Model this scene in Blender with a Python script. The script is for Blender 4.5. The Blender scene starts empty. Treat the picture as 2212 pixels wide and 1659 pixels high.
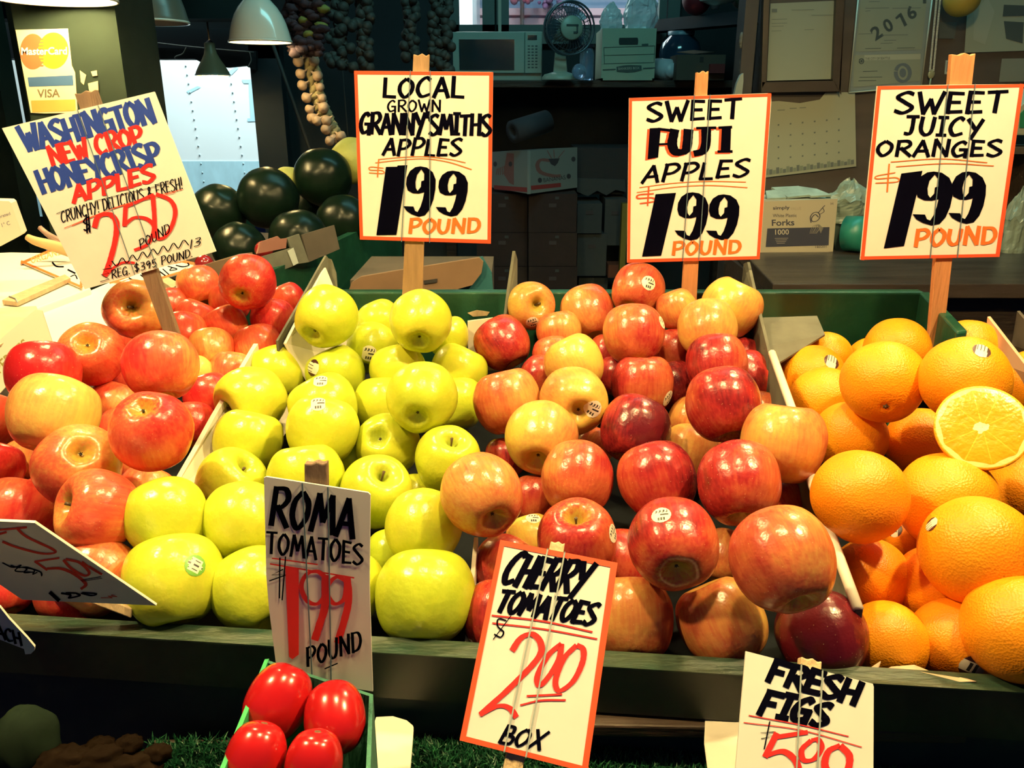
import bpy, bmesh, math, random
import numpy as np
from mathutils import Vector, Matrix, geometry, noise
from mathutils.bvhtree import BVHTree
random.seed(7); RS = np.random.RandomState(7)
C = bpy.context.scene.collection
sc = bpy.context.scene
# ---------------------------------------------------------------- camera
W, H, F = 2212.0, 1659.0, 1800.0
HC, PITCH = 1.45, math.radians(18.8)
CAM = Vector((0, 0, HC))
cp, sp = math.cos(PITCH), math.sin(PITCH)
RGT, UPV, FWD = Vector((1, 0, 0)), Vector((0, sp, cp)), Vector((0, cp, -sp))
cd = bpy.data.cameras.new('camera'); cam = bpy.data.objects.new('camera', cd); C.objects.link(cam)
cam.location = CAM; cam.rotation_euler = (math.pi/2 - PITCH, 0, 0)
cd.sensor_width = 36; cd.lens = 36*F/W; cd.clip_start = 0.02
sc.camera = cam
# ---------------------------------------------------------------- world, exposure, daylight
w = bpy.data.worlds.new('world'); sc.world = w; w.use_nodes = True
bg = w.node_tree.nodes['Background']
bg.inputs[0].default_value = (0.009, 0.017, 0.058, 1); bg.inputs[1].default_value = 1.0
sc.view_settings.view_transform = 'Standard'; sc.view_settings.look = 'None'
sc.view_settings.gamma = 1; sc.view_settings.use_curve_mapping = False
sc.view_settings.exposure = 0.0
WARM = (1.0, 0.745, 0.33)
def area(name, loc, target, size, power, col):
    l = bpy.data.lights.new(name, 'AREA'); l.shape = 'RECTANGLE'; l.size, l.size_y = size
    l.energy = power; l.color = col
    o = bpy.data.objects.new(name, l); C.objects.link(o); o.location = loc
    o.rotation_euler = (Vector(target)-Vector(loc)).to_track_quat('-Z', 'Y').to_euler()
    return o
# daylight in the yard behind the side opening and in the street behind the rear window
area('yard_daylight', (-1.9, 5.75, 3.6), (-2.5, 6.9, 1.4), (4.0, 0.8), 330, (0.86, 1.0, 0.96))
area('street_daylight', (0.6, 5.6, 4.6), (0.6, 7.2, 1.0), (4.0, 1.0), 200, (0.70, 0.92, 1.0))
# added cool fill light for the rear shelves, with no window built above them
area('rear_shelf_fill', (0.9, 2.3, 3.3), (0.7, 4.4, 1.6), (2.4, 0.5), 42, (0.32, 0.95, 0.95))
# ---------------------------------------------------------------- helpers
def ray(px, py): return RGT*((px-W/2)/F) + UPV*((H/2-py)/F) + FWD
def P(px, py, d): return CAM + ray(px, py)*d
def PY(px, py, Y):
    r = ray(px, py); return CAM + r*(Y/r.y)
def PZ(px, py, Z):
    r = ray(px, py); return CAM + r*((Z-HC)/r.z)
def lin(c):
    if isinstance(c, str): c = [int(c[i:i+2], 16) for i in (0, 2, 4)]
    return tuple(((x/255+0.055)/1.055)**2.4 if x/255 > 0.04045 else x/255/12.92 for x in c)
_m = {}
def M(name, col, rough=.6, noise_=None, bump=None, metal=0, spec=.5, emit=None, trans=0, alpha=1, coat=0, stretch=(1, 1, 1), col2=None):
    if name in _m: return _m[name]
    m = bpy.data.materials.new(name); m.use_nodes = True; nt = m.node_tree; b = nt.nodes['Principled BSDF']
    c = lin(col) if isinstance(col, str) else col
    b.inputs['Base Color'].default_value = (*c, 1); b.inputs['Roughness'].default_value = rough
    b.inputs['Metallic'].default_value = metal; b.inputs['Specular IOR Level'].default_value = spec
    b.inputs['Transmission Weight'].default_value = trans; b.inputs['Alpha'].default_value = alpha
    b.inputs['Coat Weight'].default_value = coat
    if emit: b.inputs['Emission Color'].default_value = (*emit[0], 1); b.inputs['Emission Strength'].default_value = emit[1]
    if noise_ or bump:
        tc = nt.nodes.new('ShaderNodeTexCoord'); mp = nt.nodes.new('ShaderNodeMapping')
        mp.inputs['Scale'].default_value = stretch; nt.links.new(tc.outputs['Object'], mp.inputs['Vector'])
    if noise_:
        n = nt.nodes.new('ShaderNodeTexNoise'); n.inputs['Scale'].default_value = noise_[0]; n.inputs['Detail'].default_value = 6
        nt.links.new(mp.outputs[0], n.inputs['Vector'])
        r = nt.nodes.new('ShaderNodeValToRGB'); r.color_ramp.elements[0].position = .3; r.color_ramp.elements[1].position = .7
        a = noise_[1]; c2 = (lin(col2) if isinstance(col2, str) else col2) if col2 else [x*(1-a) for x in c]
        r.color_ramp.elements[0].color = (*c2, 1); r.color_ramp.elements[1].color = (*c, 1)
        nt.links.new(n.outputs['Fac'], r.inputs[0]); nt.links.new(r.outputs[0], b.inputs['Base Color'])
    if bump:
        n2 = nt.nodes.new('ShaderNodeTexNoise'); n2.inputs['Scale'].default_value = bump[0]; n2.inputs['Detail'].default_value = 4
        nt.links.new(mp.outputs[0], n2.inputs['Vector'])
        bp = nt.nodes.new('ShaderNodeBump'); bp.inputs['Strength'].default_value = bump[1]; bp.inputs['Distance'].default_value = .01
        nt.links.new(n2.outputs['Fac'], bp.inputs['Height']); nt.links.new(bp.outputs[0], b.inputs['Normal'])
    _m[name] = m; return m
def tag(o, label=None, cat=None, group=None, kind=None):
    if label: o['label'] = label
    if cat: o['category'] = cat
    if group: o['group'] = group
    if kind: o['kind'] = kind
    return o
def T(name, label, cat, loc, group=None):
    o = bpy.data.objects.new(name, None); C.objects.link(o); o.location = loc; o.empty_display_size = .05
    return tag(o, label, cat, group)
class MB:
    """collects shapes in world coordinates for one mesh"""
    def __init__(s): s.v = []; s.f = []; s.m = []; s.sm = []; s.mats = []
    def mi(s, m):
        if m not in s.mats: s.mats.append(m)
        return s.mats.index(m)
    def add(s, v, f, m, smooth=False):
        k = len(s.v); i = s.mi(m); s.v += [tuple(x) for x in v]
        for q in f: s.f.append([a+k for a in q]); s.m.append(i); s.sm.append(smooth)
        return s
    def box(s, c, ux, uy, uz, m):
        """centre and three half-axis vectors"""
        c, ux, uy, uz = map(Vector, (c, ux, uy, uz))
        v = [c+ux*a+uy*b+uz*d for a in (-1, 1) for b in (-1, 1) for d in (-1, 1)]
        return s.add(v, [(0, 1, 3, 2), (4, 6, 7, 5), (0, 4, 5, 1), (2, 3, 7, 6), (0, 2, 6, 4), (1, 5, 7, 3)], m)
    def aabb(s, x0, x1, y0, y1, z0, z1, m):
        return s.box(((x0+x1)/2, (y0+y1)/2, (z0+z1)/2), ((x1-x0)/2, 0, 0), (0, (y1-y0)/2, 0), (0, 0, (z1-z0)/2), m)
    def slab(s, pts, th, m, nrm=None):
        """polygon given in 3-D, extruded by th along its normal (away from the camera side when th>0)"""
        pts = [Vector(p) for p in pts]; n = nrm or geometry.normal(pts[:4] if len(pts) > 3 else pts)
        n = Vector(n)
        if nrm is None and n.dot(pts[0]-CAM) < 0: n = -n
        k = len(pts); v = pts+[p+n*th for p in pts]
        fr = geometry.tessellate_polygon([pts])
        f = [tuple(t) for t in fr]+[tuple(a+k for a in t) for t in fr]
        f += [(i, (i+1) % k, (i+1) % k+k, i+k) for i in range(k)]
        return s.add(v, f, m)
    def tube(s, pts, r, m, n=8, cap=True):
        pts = [Vector(p) for p in pts]; rr = r if isinstance(r, (list, tuple)) else [r]*len(pts)
        v = []; f = []; up = Vector((.31, .53, .78)); 
        for i, p in enumerate(pts):
            d = (pts[min(i+1, len(pts)-1)]-pts[max(i-1, 0)]).normalized()
            a = d.cross(up).normalized(); b = d.cross(a)
            v += [p+(a*math.cos(2*math.pi*j/n)+b*math.sin(2*math.pi*j/n))*rr[i] for j in range(n)]
        for i in range(len(pts)-1):
            f += [(i*n+j, i*n+(j+1) % n, (i+1)*n+(j+1) % n, (i+1)*n+j) for j in range(n)]
        if cap: f += [tuple(range(n)), tuple(range((len(pts)-1)*n, len(pts)*n))]
        return s.add(v, f, m, True)
    def lathe(s, prof, m, c=(0, 0, 0), axis=None, n=32, closed=False):
        """profile [(r,h)] spun about axis through c"""
        c = Vector(c); ax = Vector(axis or (0, 0, 1)).normalized()
        a = ax.orthogonal().normalized(); b = ax.cross(a); v = []; f = []
        for r, h in prof: v += [c+ax*h+(a*math.cos(2*math.pi*j/n)+b*math.sin(2*math.pi*j/n))*r for j in range(n)]
        for i in range(len(prof)-1):
            f += [(i*n+j, i*n+(j+1) % n, (i+1)*n+(j+1) % n, (i+1)*n+j) for j in range(n)]
        return s.add(v, f, m, True)
    def ball(s, c, r, m, seg=16, rings=10, sc_=(1, 1, 1), wob=0):
        c = Vector(c); v = []; f = []
        for i in range(rings+1):
            t = math.pi*i/rings
            for j in range(seg):
                p = 2*math.pi*j/seg; d = Vector((math.sin(t)*math.cos(p), math.sin(t)*math.sin(p), math.cos(t)))
                k = 1+(wob*noise.noise(d*2.3+c*9) if wob else 0)
                v.append(c+Vector((d.x*sc_[0], d.y*sc_[1], d.z*sc_[2]))*r*k)
        for i in range(rings): f += [(i*seg+j, i*seg+(j+1) % seg, (i+1)*seg+(j+1) % seg, (i+1)*seg+j) for j in range(seg)]
        return s.add(v, f, m, True)
    def build(s, name, parent=None, org=None, bevel=0):
        V = np.array(s.v, dtype=float)
        if parent is not None: o0 = parent_world(parent)
        elif org is not None: o0 = Vector(org)
        else:
            lo, hi = V.min(0), V.max(0); o0 = Vector(((lo[0]+hi[0])/2, (lo[1]+hi[1])/2, lo[2]))
        me = bpy.data.meshes.new(name); me.from_pydata((V-np.array(o0)).tolist(), [], s.f)
        for m in s.mats: me.materials.append(m)
        me.polygons.foreach_set('material_index', s.m); me.polygons.foreach_set('use_smooth', s.sm); me.update()
        if bevel or True:
            bm = bmesh.new(); bm.from_mesh(me); bmesh.ops.remove_doubles(bm, verts=bm.verts, dist=1e-6)
            bmesh.ops.recalc_face_normals(bm, faces=bm.faces); bm.to_mesh(me); bm.free()
        o = bpy.data.objects.new(name, me); C.objects.link(o)
        if parent is not None: o.parent = parent; o['_w'] = list(o0); 
        else: o.location = o0
        if bevel:
            b = o.modifiers.new('edge', 'BEVEL'); b.width = bevel; b.segments = 2; b.limit_method = 'ANGLE'
        return o
def parent_world(p):
    v = Vector((0, 0, 0))
    while p is not None: v += p.location; p = p.parent
    return v
def struct(name, mb, **k): return tag(mb.build(name, **k), kind='structure')
def spline(pts, n=8):
    pts = [Vector(p) for p in pts]
    if len(pts) < 3: return pts
    q = [pts[0]*2-pts[1]]+pts+[pts[-1]*2-pts[-2]]; out = []
    for i in range(1, len(q)-2):
        p0, p1, p2, p3 = q[i-1:i+3]
        for k in range(n):
            t = k/n
            out.append(.5*((2*p1)+(p2-p0)*t+(2*p0-5*p1+4*p2-p3)*t*t+(3*p1-p0-3*p2+p3)*t**3))
    return out+[pts[-1]]
# ---------------------------------------------------------------- materials
m_card = M('sign_card', (.80, .78, .70), .45, (30, .06), spec=.3)
m_black = M('black_marker', (.0015, .0015, .005), .8, spec=.0)
m_red = M('red_marker', (.75, .03, .025), .4)
m_blue = M('blue_marker', (.02, .05, .32), .4)
m_orange = M('orange_marker', (.85, .17, .03), .4)
m_border = M('orange_red_marker', (.82, .09, .03), .4)
m_band = M('rubber_band_blue_grey', (.10, .16, .20), .5)
m_band2 = M('rubber_band_grey', (.33, .38, .36), .5)
m_stake = M('stake_wood', (.42, .25, .12), .7, (14, .35), (40, .3), stretch=(6, 6, .6))
m_stake_o = M('stake_orange_wood', (.62, .26, .10), .65, (14, .25), (40, .25), stretch=(6, 6, .6))
m_stake_d = M('stake_brown_wood', (.24, .15, .09), .7, (14, .35), (40, .3), stretch=(6, 6, .6))
m_stake_l = M('stake_pale_wood', (.66, .47, .26), .7, (14, .25), (40, .25), stretch=(6, 6, .6))
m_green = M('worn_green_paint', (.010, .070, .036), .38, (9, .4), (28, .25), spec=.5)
m_lip = M('chipped_green_paint', (.008, .036, .022), .5, (60, .5), (55, .6), stretch=(.3, 1, 1), col2=(.035, .05, .024))
m_dark = M('dark_wood', (.035, .022, .014), .6, (12, .5), (30, .3), stretch=(.5, 3, 3))
m_brown = M('brown_wood', (.06, .036, .022), .6, (10, .5), (30, .3), stretch=(.5, 3, 3))
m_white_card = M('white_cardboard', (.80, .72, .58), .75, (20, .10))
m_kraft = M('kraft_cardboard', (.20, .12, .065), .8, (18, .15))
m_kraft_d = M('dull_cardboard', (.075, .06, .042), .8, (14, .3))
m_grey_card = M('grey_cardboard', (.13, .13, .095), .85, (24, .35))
m_foam = M('white_foam', (.80, .72, .58), .8, None, (60, .12))
m_enamel = M('white_enamel', (.62, .62, .54), .22, coat=.5)
m_enamel_in = M('lamp_inside_enamel', (.9, .85, .7), .5)
m_cord = M('black_cord', (.02, .02, .02), .6)
m_void = M('dark_wall_paint', (.018, .030, .036), .8, (3, .4))
m_ceil = M('dark_ceiling_boards', (.030, .045, .042), .8, (4, .4), stretch=(.4, 4, 1))
# ---------------------------------------------------------------- hand lettering
FONT = {
 'A': [[(0, 0), (.5, 1)], [(.5, 1), (1, 0)], [(.2, .34), (.9, .36)]],
 'B': [[(.1, 0), (.15, 1)], ['c', (.1, 1), (.7, .95), (.72, .62), (.12, .52)], ['c', (.12, .52), (.95, .42), (.9, .06), (.05, .02)]],
 'C': [['c', (.95, .86), (.62, 1), (.2, .75), (.05, .35), (.35, .02), (.95, .14)]],
 'D': [[(.12, 0), (.12, 1)], ['c', (0, .98), (.75, .92), (1, .5), (.7, .1), (0, .02)]],
 'E': [[(.12, 0), (.12, 1)], [(.05, 1), (.95, .96)], [(.12, .53), (.8, .52)], [(.05, .03), (1, .05)]],
 'F': [[(.12, 0), (.15, 1)], [(.05, .98), (1, .95)], [(.12, .5), (.75, .5)]],
 'G': [['c', (.9, .84), (.6, 1), (.2, .78), (.03, .38), (.3, .02), (.85, .14)], [(.5, .46), (.97, .46)], [(.9, .48), (.9, -.06)]],
 'H': [[(.1, 0), (.1, 1)], [(.9, 0), (.9, 1)], [(.1, .48), (.9, .52)]],
 'I': [[(.5, 0), (.5, 1)], [(0, 1), (1, 1)], [(0, .02), (1, .02)]],
 'i': [[(.5, 0), (.5, 1)]],
 'J': [[(.1, .98), (1, 1)], ['c', (.62, 1), (.62, .3), (.45, .03), (0, .05)]],
 'K': [[(.1, 0), (.1, 1)], [(.95, 1), (.12, .45)], [(.3, .55), (1, 0)]],
 'L': [[(.12, 1), (.12, .02)], [(.05, .03), (1, .0)]],
 'M': [[(.02, 0), (.22, 1)], [(.22, 1), (.5, .3)], [(.5, .3), (.8, 1)], [(.8, 1), (1, 0)]],
 'N': [[(.08, 0), (.12, 1)], [(.12, 1), (.88, 0)], [(.88, 0), (.92, 1)]],
 'O': [['c', (.5, 1), (.12, .7), (.08, .3), (.42, 0), (.85, .3), (.9, .72), (.5, 1)]],
 'P': [[(.12, 0), (.15, 1)], ['c', (0, .97), (.7, 1), (.98, .75), (.65, .48), (.12, .42)]],
 'R': [[(.1, 0), (.13, 1)], ['c', (0, .97), (.7, 1), (.92, .76), (.6, .52), (.12, .48)], [(.35, .5), (1, 0)]],
 'S': [['c', (.95, .9), (.55, 1), (.08, .78), (.5, .52), (.95, .25), (.5, 0), (0, .12)]],
 'T': [[(.5, 0), (.52, 1)], [(0, .97), (1, 1)]],
 'U': [['c', (.08, 1), (.06, .3), (.4, 0), (.8, .2), (.92, 1)]],
 'V': [[(0, 1), (.48, 0)], [(.48, 0), (1, 1)]],
 'W': [[(0, 1), (.28, 0)], [(.28, 0), (.5, .65)], [(.5, .65), (.72, 0)], [(.72, 0), (1, 1)]],
 'X': [[(0, 0), (1, 1)], [(.05, 1), (.95, 0)]],
 'Y': [[(0, 1), (.5, .5)], [(1, 1), (.35, -.12)]],
 '&': [['c', (.95, .05), (.3, .75), (.5, 1), (.7, .78), (.1, .3), (.3, 0), (.9, .4)]],
 '!': [[(.5, .3), (.6, 1)], [(.46, 0), (.5, .07)]],
 '.': [[(.4, 0), (.6, .06)]], "'": [[(.5, 1.05), (.4, .8)]],
 '$': [['c', (.95, .8), (.5, .92), (.08, .72), (.5, .5), (.92, .28), (.5, .08), (.02, .2)], [(.5, 1.12), (.5, -.12)]],
 '1': [[(.5, 1), (.5, 0)]], '3': [['c', (.1, .95), (.8, .9), (.75, .6), (.3, .52), (.9, .4), (.75, .05), (.05, .08)]],
 '9': [['c', (.85, .85), (.5, 1), (.12, .75), (.4, .5), (.85, .75), (.8, .4), (.6, 0)]],
 '5': [[(.9, 1), (.2, .95)], [(.2, .95), (.15, .55)], ['c', (.15, .55), (.7, .6), (.85, .3), (.5, 0), (.05, .1)]],
}
WID = {'I': .6, 'i': .3, 'M': 1.35, 'W': 1.35, '!': .35, '.': .3, "'": .3, ' ': .55, 'L': .85, 'E': .85, 'J': .85, '1': .35, 'O': 1.05, 'N': 1.1}
NINE_OUT = [(665, 945), (720, 955), (770, 995), (795, 1060), (792, 1140), (775, 1230), (745, 1310), (705, 1362), (650, 1375), (590, 1355), (545, 1325), (520, 1285), (605, 1288), (618, 1325), (640, 1335), (665, 1290), (685, 1225), (697, 1165), (650, 1178), (600, 1175), (555, 1150), (542, 1100), (548, 1040), (575, 985), (620, 952)]
NINE_IN = [(672, 970), (697, 1010), (695, 1065), (672, 1072), (668, 1120), (640, 1155), (625, 1130), (622, 1080), (635, 1020)]
_txt = {}
def txt2d(s, bold=0):
    """outline of printed text as (verts, faces) in a unit-high box"""
    if (s, bold) in _txt: return _txt[(s, bold)]
    cu = bpy.data.curves.new('t', 'FONT'); cu.body = s; cu.offset = bold; cu.resolution_u = 3
    ob = bpy.data.objects.new('t', cu); C.objects.link(ob); bpy.context.view_layer.update()
    me = bpy.data.meshes.new_from_object(ob.evaluated_get(bpy.context.evaluated_depsgraph_get()))
    v = np.array([x.co[:2] for x in me.vertices]); f = [list(p.vertices) for p in me.polygons]
    bpy.data.objects.remove(ob); bpy.data.curves.remove(cu); bpy.data.meshes.remove(me)
    lo, hi = v.min(0), v.max(0); v = (v-lo)/(hi-lo); _txt[(s, bold)] = (v, f); return v, f
class Card:
    """a flat card on a plane, drawn on in photograph coordinates through the zoom frame z=(ox,oy,scale)"""
    def __init__(s, px, py, d, nrm, z=(0, 0, 1)):
        s.o = P(px, py, d); s.n = Vector(nrm).normalized(); s.z = z; s.d = d; s.mb = MB(); s.k = 0
    def px(s, p): return (s.z[0]+p[0]/s.z[2], s.z[1]+p[1]/s.z[2])
    def pt(s, p, lift=0):
        q = s.px(p); r = ray(*q); o = s.o+s.n*lift
        t = (o-CAM).dot(s.n)/r.dot(s.n); return CAM+r*t
    def board(s, poly, th, m):
        s.poly0 = poly; s.mb.slab([s.pt(p) for p in poly], th, m, nrm=-s.n)
    def fill(s, poly, m, lift=None, holes=()):
        if lift is None: s.k += 1; lift = .0004+s.k*.000004
        loops = [[s.pt(p, lift) for p in poly]]+[[s.pt(p, lift) for p in h] for h in holes]
        if holes:
            flat = [p for l in loops for p in l]; fr = geometry.tessellate_polygon([[Vector((p[0], -p[1], 0)) for p in poly]]+[[Vector((p[0], -p[1], 0)) for p in h] for h in holes])
        else: flat = loops[0]; fr = geometry.tessellate_polygon([[Vector((p[0], -p[1], 0)) for p in poly]])
        s.mb.add(flat, [tuple(t) for t in fr], m)
    def border(s, poly, ins, m):
        """band along the edges of a convex polygon, ins wide"""
        c = Vector((sum(p[0] for p in poly)/len(poly), sum(p[1] for p in poly)/len(poly)))
        k = len(poly)
        for i in range(k):
            a, b = Vector(poly[i]), Vector(poly[(i+1) % k]); n = Vector((-(b-a).y, (b-a).x)).normalized()
            if n.dot(c-a) < 0: n = -n
            j = ins*(.85+.3*random.random())
            s.fill([a, b, b+n*j*(.85+.25*random.random()), a+n*j], m)
    def ribbon(s, pts, w, m, smooth=False, nib=.25, ext=.25):
        pts = [Vector(p) for p in (spline([Vector(p) for p in pts]) if smooth else pts)]
        if not smooth and len(pts) == 2:
            d = (pts[1]-pts[0]).normalized(); pts = [pts[0]-d*w*ext, pts[1]+d*w*ext]
        s.k += 1; lift = .0004+s.k*.000004; v = []; n = len(pts)
        for i, p in enumerate(pts):
            d = pts[min(i+1, n-1)]-pts[max(i-1, 0)]
            if d.length < 1e-6: d = Vector((1, 0))
            d.normalize(); th = math.atan2(-d.y, d.x); nr = Vector((-d.y, d.x))
            ww = w*(.62+.38*abs(math.sin(th-nib)))/2*(1+random.uniform(-.05, .05))
            v += [s.pt(p+nr*ww, lift), s.pt(p-nr*ww, lift)]
        s.mb.add(v, [(2*i, 2*i+1, 2*i+3, 2*i+2) for i in range(n-1)], m)
    def word(s, text, b0, b1, up, w, m, gap=.24, jit=.05, dx=(0, 0)):
        b0, b1, up = Vector(b0)+Vector(dx), Vector(b1)+Vector(dx), Vector(up)
        ws = [WID.get(c, 1) for c in text]; tot = sum(ws)+gap*(len(text)-1); x = 0
        for c, cw in zip(text, ws):
            ja, jb = random.uniform(-jit, jit), random.uniform(-jit, jit)
            for st in FONT.get(c, []):
                sm = st[0] == 'c'; q = st[1:] if sm else st
                s.ribbon([b0+(b1-b0)*((x+g[0]*cw)/tot)+up*(g[1]*(1+ja)+jb*.5) for g in q], w, m, sm)
            x += cw+gap
    def nine(s, x0, y0, x1, y1, m, shear=0):
        def f(p):
            a, b = (p[0]-520)/275, (p[1]-945)/430
            return (x0+a*(x1-x0)+shear*(1-b), y0+b*(y1-y0))
        s.fill([f(p) for p in NINE_OUT], m, holes=[[f(p) for p in NINE_IN]])
    def text(s, t, p0, p1, h, m, bold=0):
        """printed text, baseline p0->p1, height h (vector up in zoom frame or scalar)"""
        v, f = txt2d(t, bold); s.k += 1; lift = .0004+s.k*.000004
        p0, p1 = Vector(p0), Vector(p1); up = Vector(h) if not isinstance(h, (int, float)) else Vector(((p1-p0).y, -(p1-p0).x)).normalized()*h
        s.mb.add([s.pt(p0+(p1-p0)*a[0]+up*a[1], lift) for a in v], f, m)
    def build(s, name, parent=None): return s.mb.build(name, parent)
def stake_mesh(c, quad, m, th=.009, gap=.003, chip=True):
    """stake behind card c; quad = px corners (tl, tr, br, bl) in full-photo pixels"""
    z = c.z; c.z = (0, 0, 1); mb = MB()
    a, b, d, e = [Vector(p) for p in quad]; top = [a, a.lerp(b, .3)+Vector((0, 3)), a.lerp(b, .55)-Vector((0, 2)), a.lerp(b, .8)+Vector((0, 4)), b] if chip else [a, b]
    mb.slab([c.pt(p, -gap) for p in top+[d, e]], th, m, nrm=-c.n); c.z = z; return mb
def sign(label, c, stake_quad, m_st, bands, m_b, name='price_sign', group='price signs', bw=1.6):
    base = c.pt(((stake_quad[2][0]+stake_quad[3][0])/2, stake_quad[2][1])) if c.z == (0, 0, 1) else None
    z = c.z; c.z = (0, 0, 1); base = c.pt(((stake_quad[2][0]+stake_quad[3][0])/2, stake_quad[2][1])); c.z = z
    t = T(name, label, 'price sign', base, group)
    c.build('card', t)
    stake_mesh(c, stake_quad, m_st).build('stake', t, bevel=.001)
    for a, b in bands:
        mb = MB(); a, b = Vector(a), Vector(b); w = bw*z[2]/2; d = Vector((w, 0))
        v = [c.pt(p, .0016) for p in (a-d, a+d, b+d, b-d)]
        mb.slab(v, .0008, m_b, nrm=-c.n)
        q = [c.pt(a-d, .0016), c.pt(a+d, .0016), c.pt(a+d, -.013), c.pt(a-d, -.013)]; mb.slab(q, .0008, m_b, nrm=UPV)
        q = [c.pt(b-d, .0016), c.pt(b+d, .0016), c.pt(b+d, -.013), c.pt(b-d, -.013)]; mb.slab(q, .0008, m_b, nrm=-UPV)
        mb.build('rubber_band', t)
    return t
# ---------------------------------------------------------------- every fruit of the display: centre and half-size in the photograph, tone, visible pole, label, stickers
HONEY = [
 (535,609,62,56,.78,('c',520,640),'bright red honeycrisp apple on top of the heap, calyx dimple facing out',[]),
 (428,617,47,40,.45,None,'orange honeycrisp apple at the back of the heap beside the lying sign',[]),
 (616,651,42,41,.72,None,'red honeycrisp apple against the tall dark divider at the back',[]),
 (590,692,47,46,.88,None,'crimson honeycrisp apple just below the topmost red one',[]),
 (488,703,45,45,.45,None,'peach-coloured honeycrisp apple under the topmost red one',[]),
 (423,690,47,41,.55,None,'flat orange-red honeycrisp apple behind the brown sign stake',[]),
 (394,722,50,48,.60,None,'red honeycrisp apple touching the brown sign stake on its far side',[]),
 (456,757,48,49,.30,None,'pale peach honeycrisp apple below the sign stake foot',[]),
 (556,748,51,48,.66,None,'streaky red honeycrisp apple behind the torn tip of white cardboard',[]),
 (290,668,66,57,.38,('s',279,658),'yellow-topped honeycrisp apple with deep stem cavity under the hanging sign',[]),
 (199,765,68,63,.55,('c',187,742),'half red half yellow honeycrisp apple with tan blossom end on top',[]),
 (347,790,79,70,.68,None,'large rosy honeycrisp apple at the foot of the brown sign stake',[]),
 (94,808,78,60,.84,None,'shiny red honeycrisp apple beside the lettered white bag',[]),
 (118,895,90,80,.24,None,'big yellow honeycrisp apple with red underside in the heap',[]),
 (328,932,87,79,.72,('c',308,880),'big red honeycrisp apple with a dimpled top next to the white cardboard',[]),
 (166,1007,93,78,.40,('c',172,978),'honeycrisp apple with yellow star round its blossom end',[]),
 (212,1100,92,73,.48,('s',128,1085),'orange honeycrisp apple lying sideways with a dent at its edge',[]),
 (45,1112,90,66,.58,('b',72,1050),'honeycrisp apple with yellow shoulder just above the leaning sign',[]),
 (208,1240,88,86,.48,('b',262,1168),'striped honeycrisp apple half hidden under the leaning sign',[]),
 (-22,1012,64,60,.85,None,'deep red honeycrisp apple cut off by the picture edge above the leaning sign',[]),
 (-28,914,70,60,.52,None,'orange honeycrisp apple cut off by the picture edge beside the big yellow one',[]),
 (246,880,56,55,.55,None,'honeycrisp apple wedged between the big yellow and big rosy ones',[]),
 (262,930,46,48,.60,None,'honeycrisp apple mostly hidden behind the dimpled red one',[]),
 (452,856,54,49,.86,None,'dark red honeycrisp apple pressed against the white cardboard edge',[]),
 (415,918,48,50,.62,None,'honeycrisp apple peeping out between dimpled red apple and white cardboard',[]),
 (276,815,42,42,.80,None,'red sliver of honeycrisp apple below the tan-topped one',[]),
 (420,806,38,38,.10,None,'small yellow honeycrisp apple behind the rosy one',[]),
 (502,805,46,46,.34,None,'peach honeycrisp apple partly behind the torn white cardboard tip',[]),
 (52,1003,50,50,.52,None,'shadowed orange honeycrisp apple below the big yellow one',[]),
 (88,1062,42,40,.60,None,'honeycrisp apple glimpsed under the star-marked one',[]),
 (264,998,40,40,.46,None,'honeycrisp apple glimpsed beneath the dimpled red one',[]),
 (315,1062,60,50,.55,None,'honeycrisp apple low beside the front granny smith apples',[]),
 (276,738,46,46,.82,None,'red honeycrisp apple hidden under the one with the stem cavity',[]),
 (366,662,40,40,.55,None,'honeycrisp apple seen behind the sign stake next to the stem-cavity apple',[]),
 (497,652,42,42,.72,None,'red honeycrisp apple tucked under the topmost one on its near side',[]),
 (10,1272,56,56,.85,None,'red honeycrisp apple under the leaning sign at the picture edge',[]),
 (150,1284,68,58,.72,None,'dark honeycrisp apple below the leaning sign on the front board',[]),
]
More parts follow.
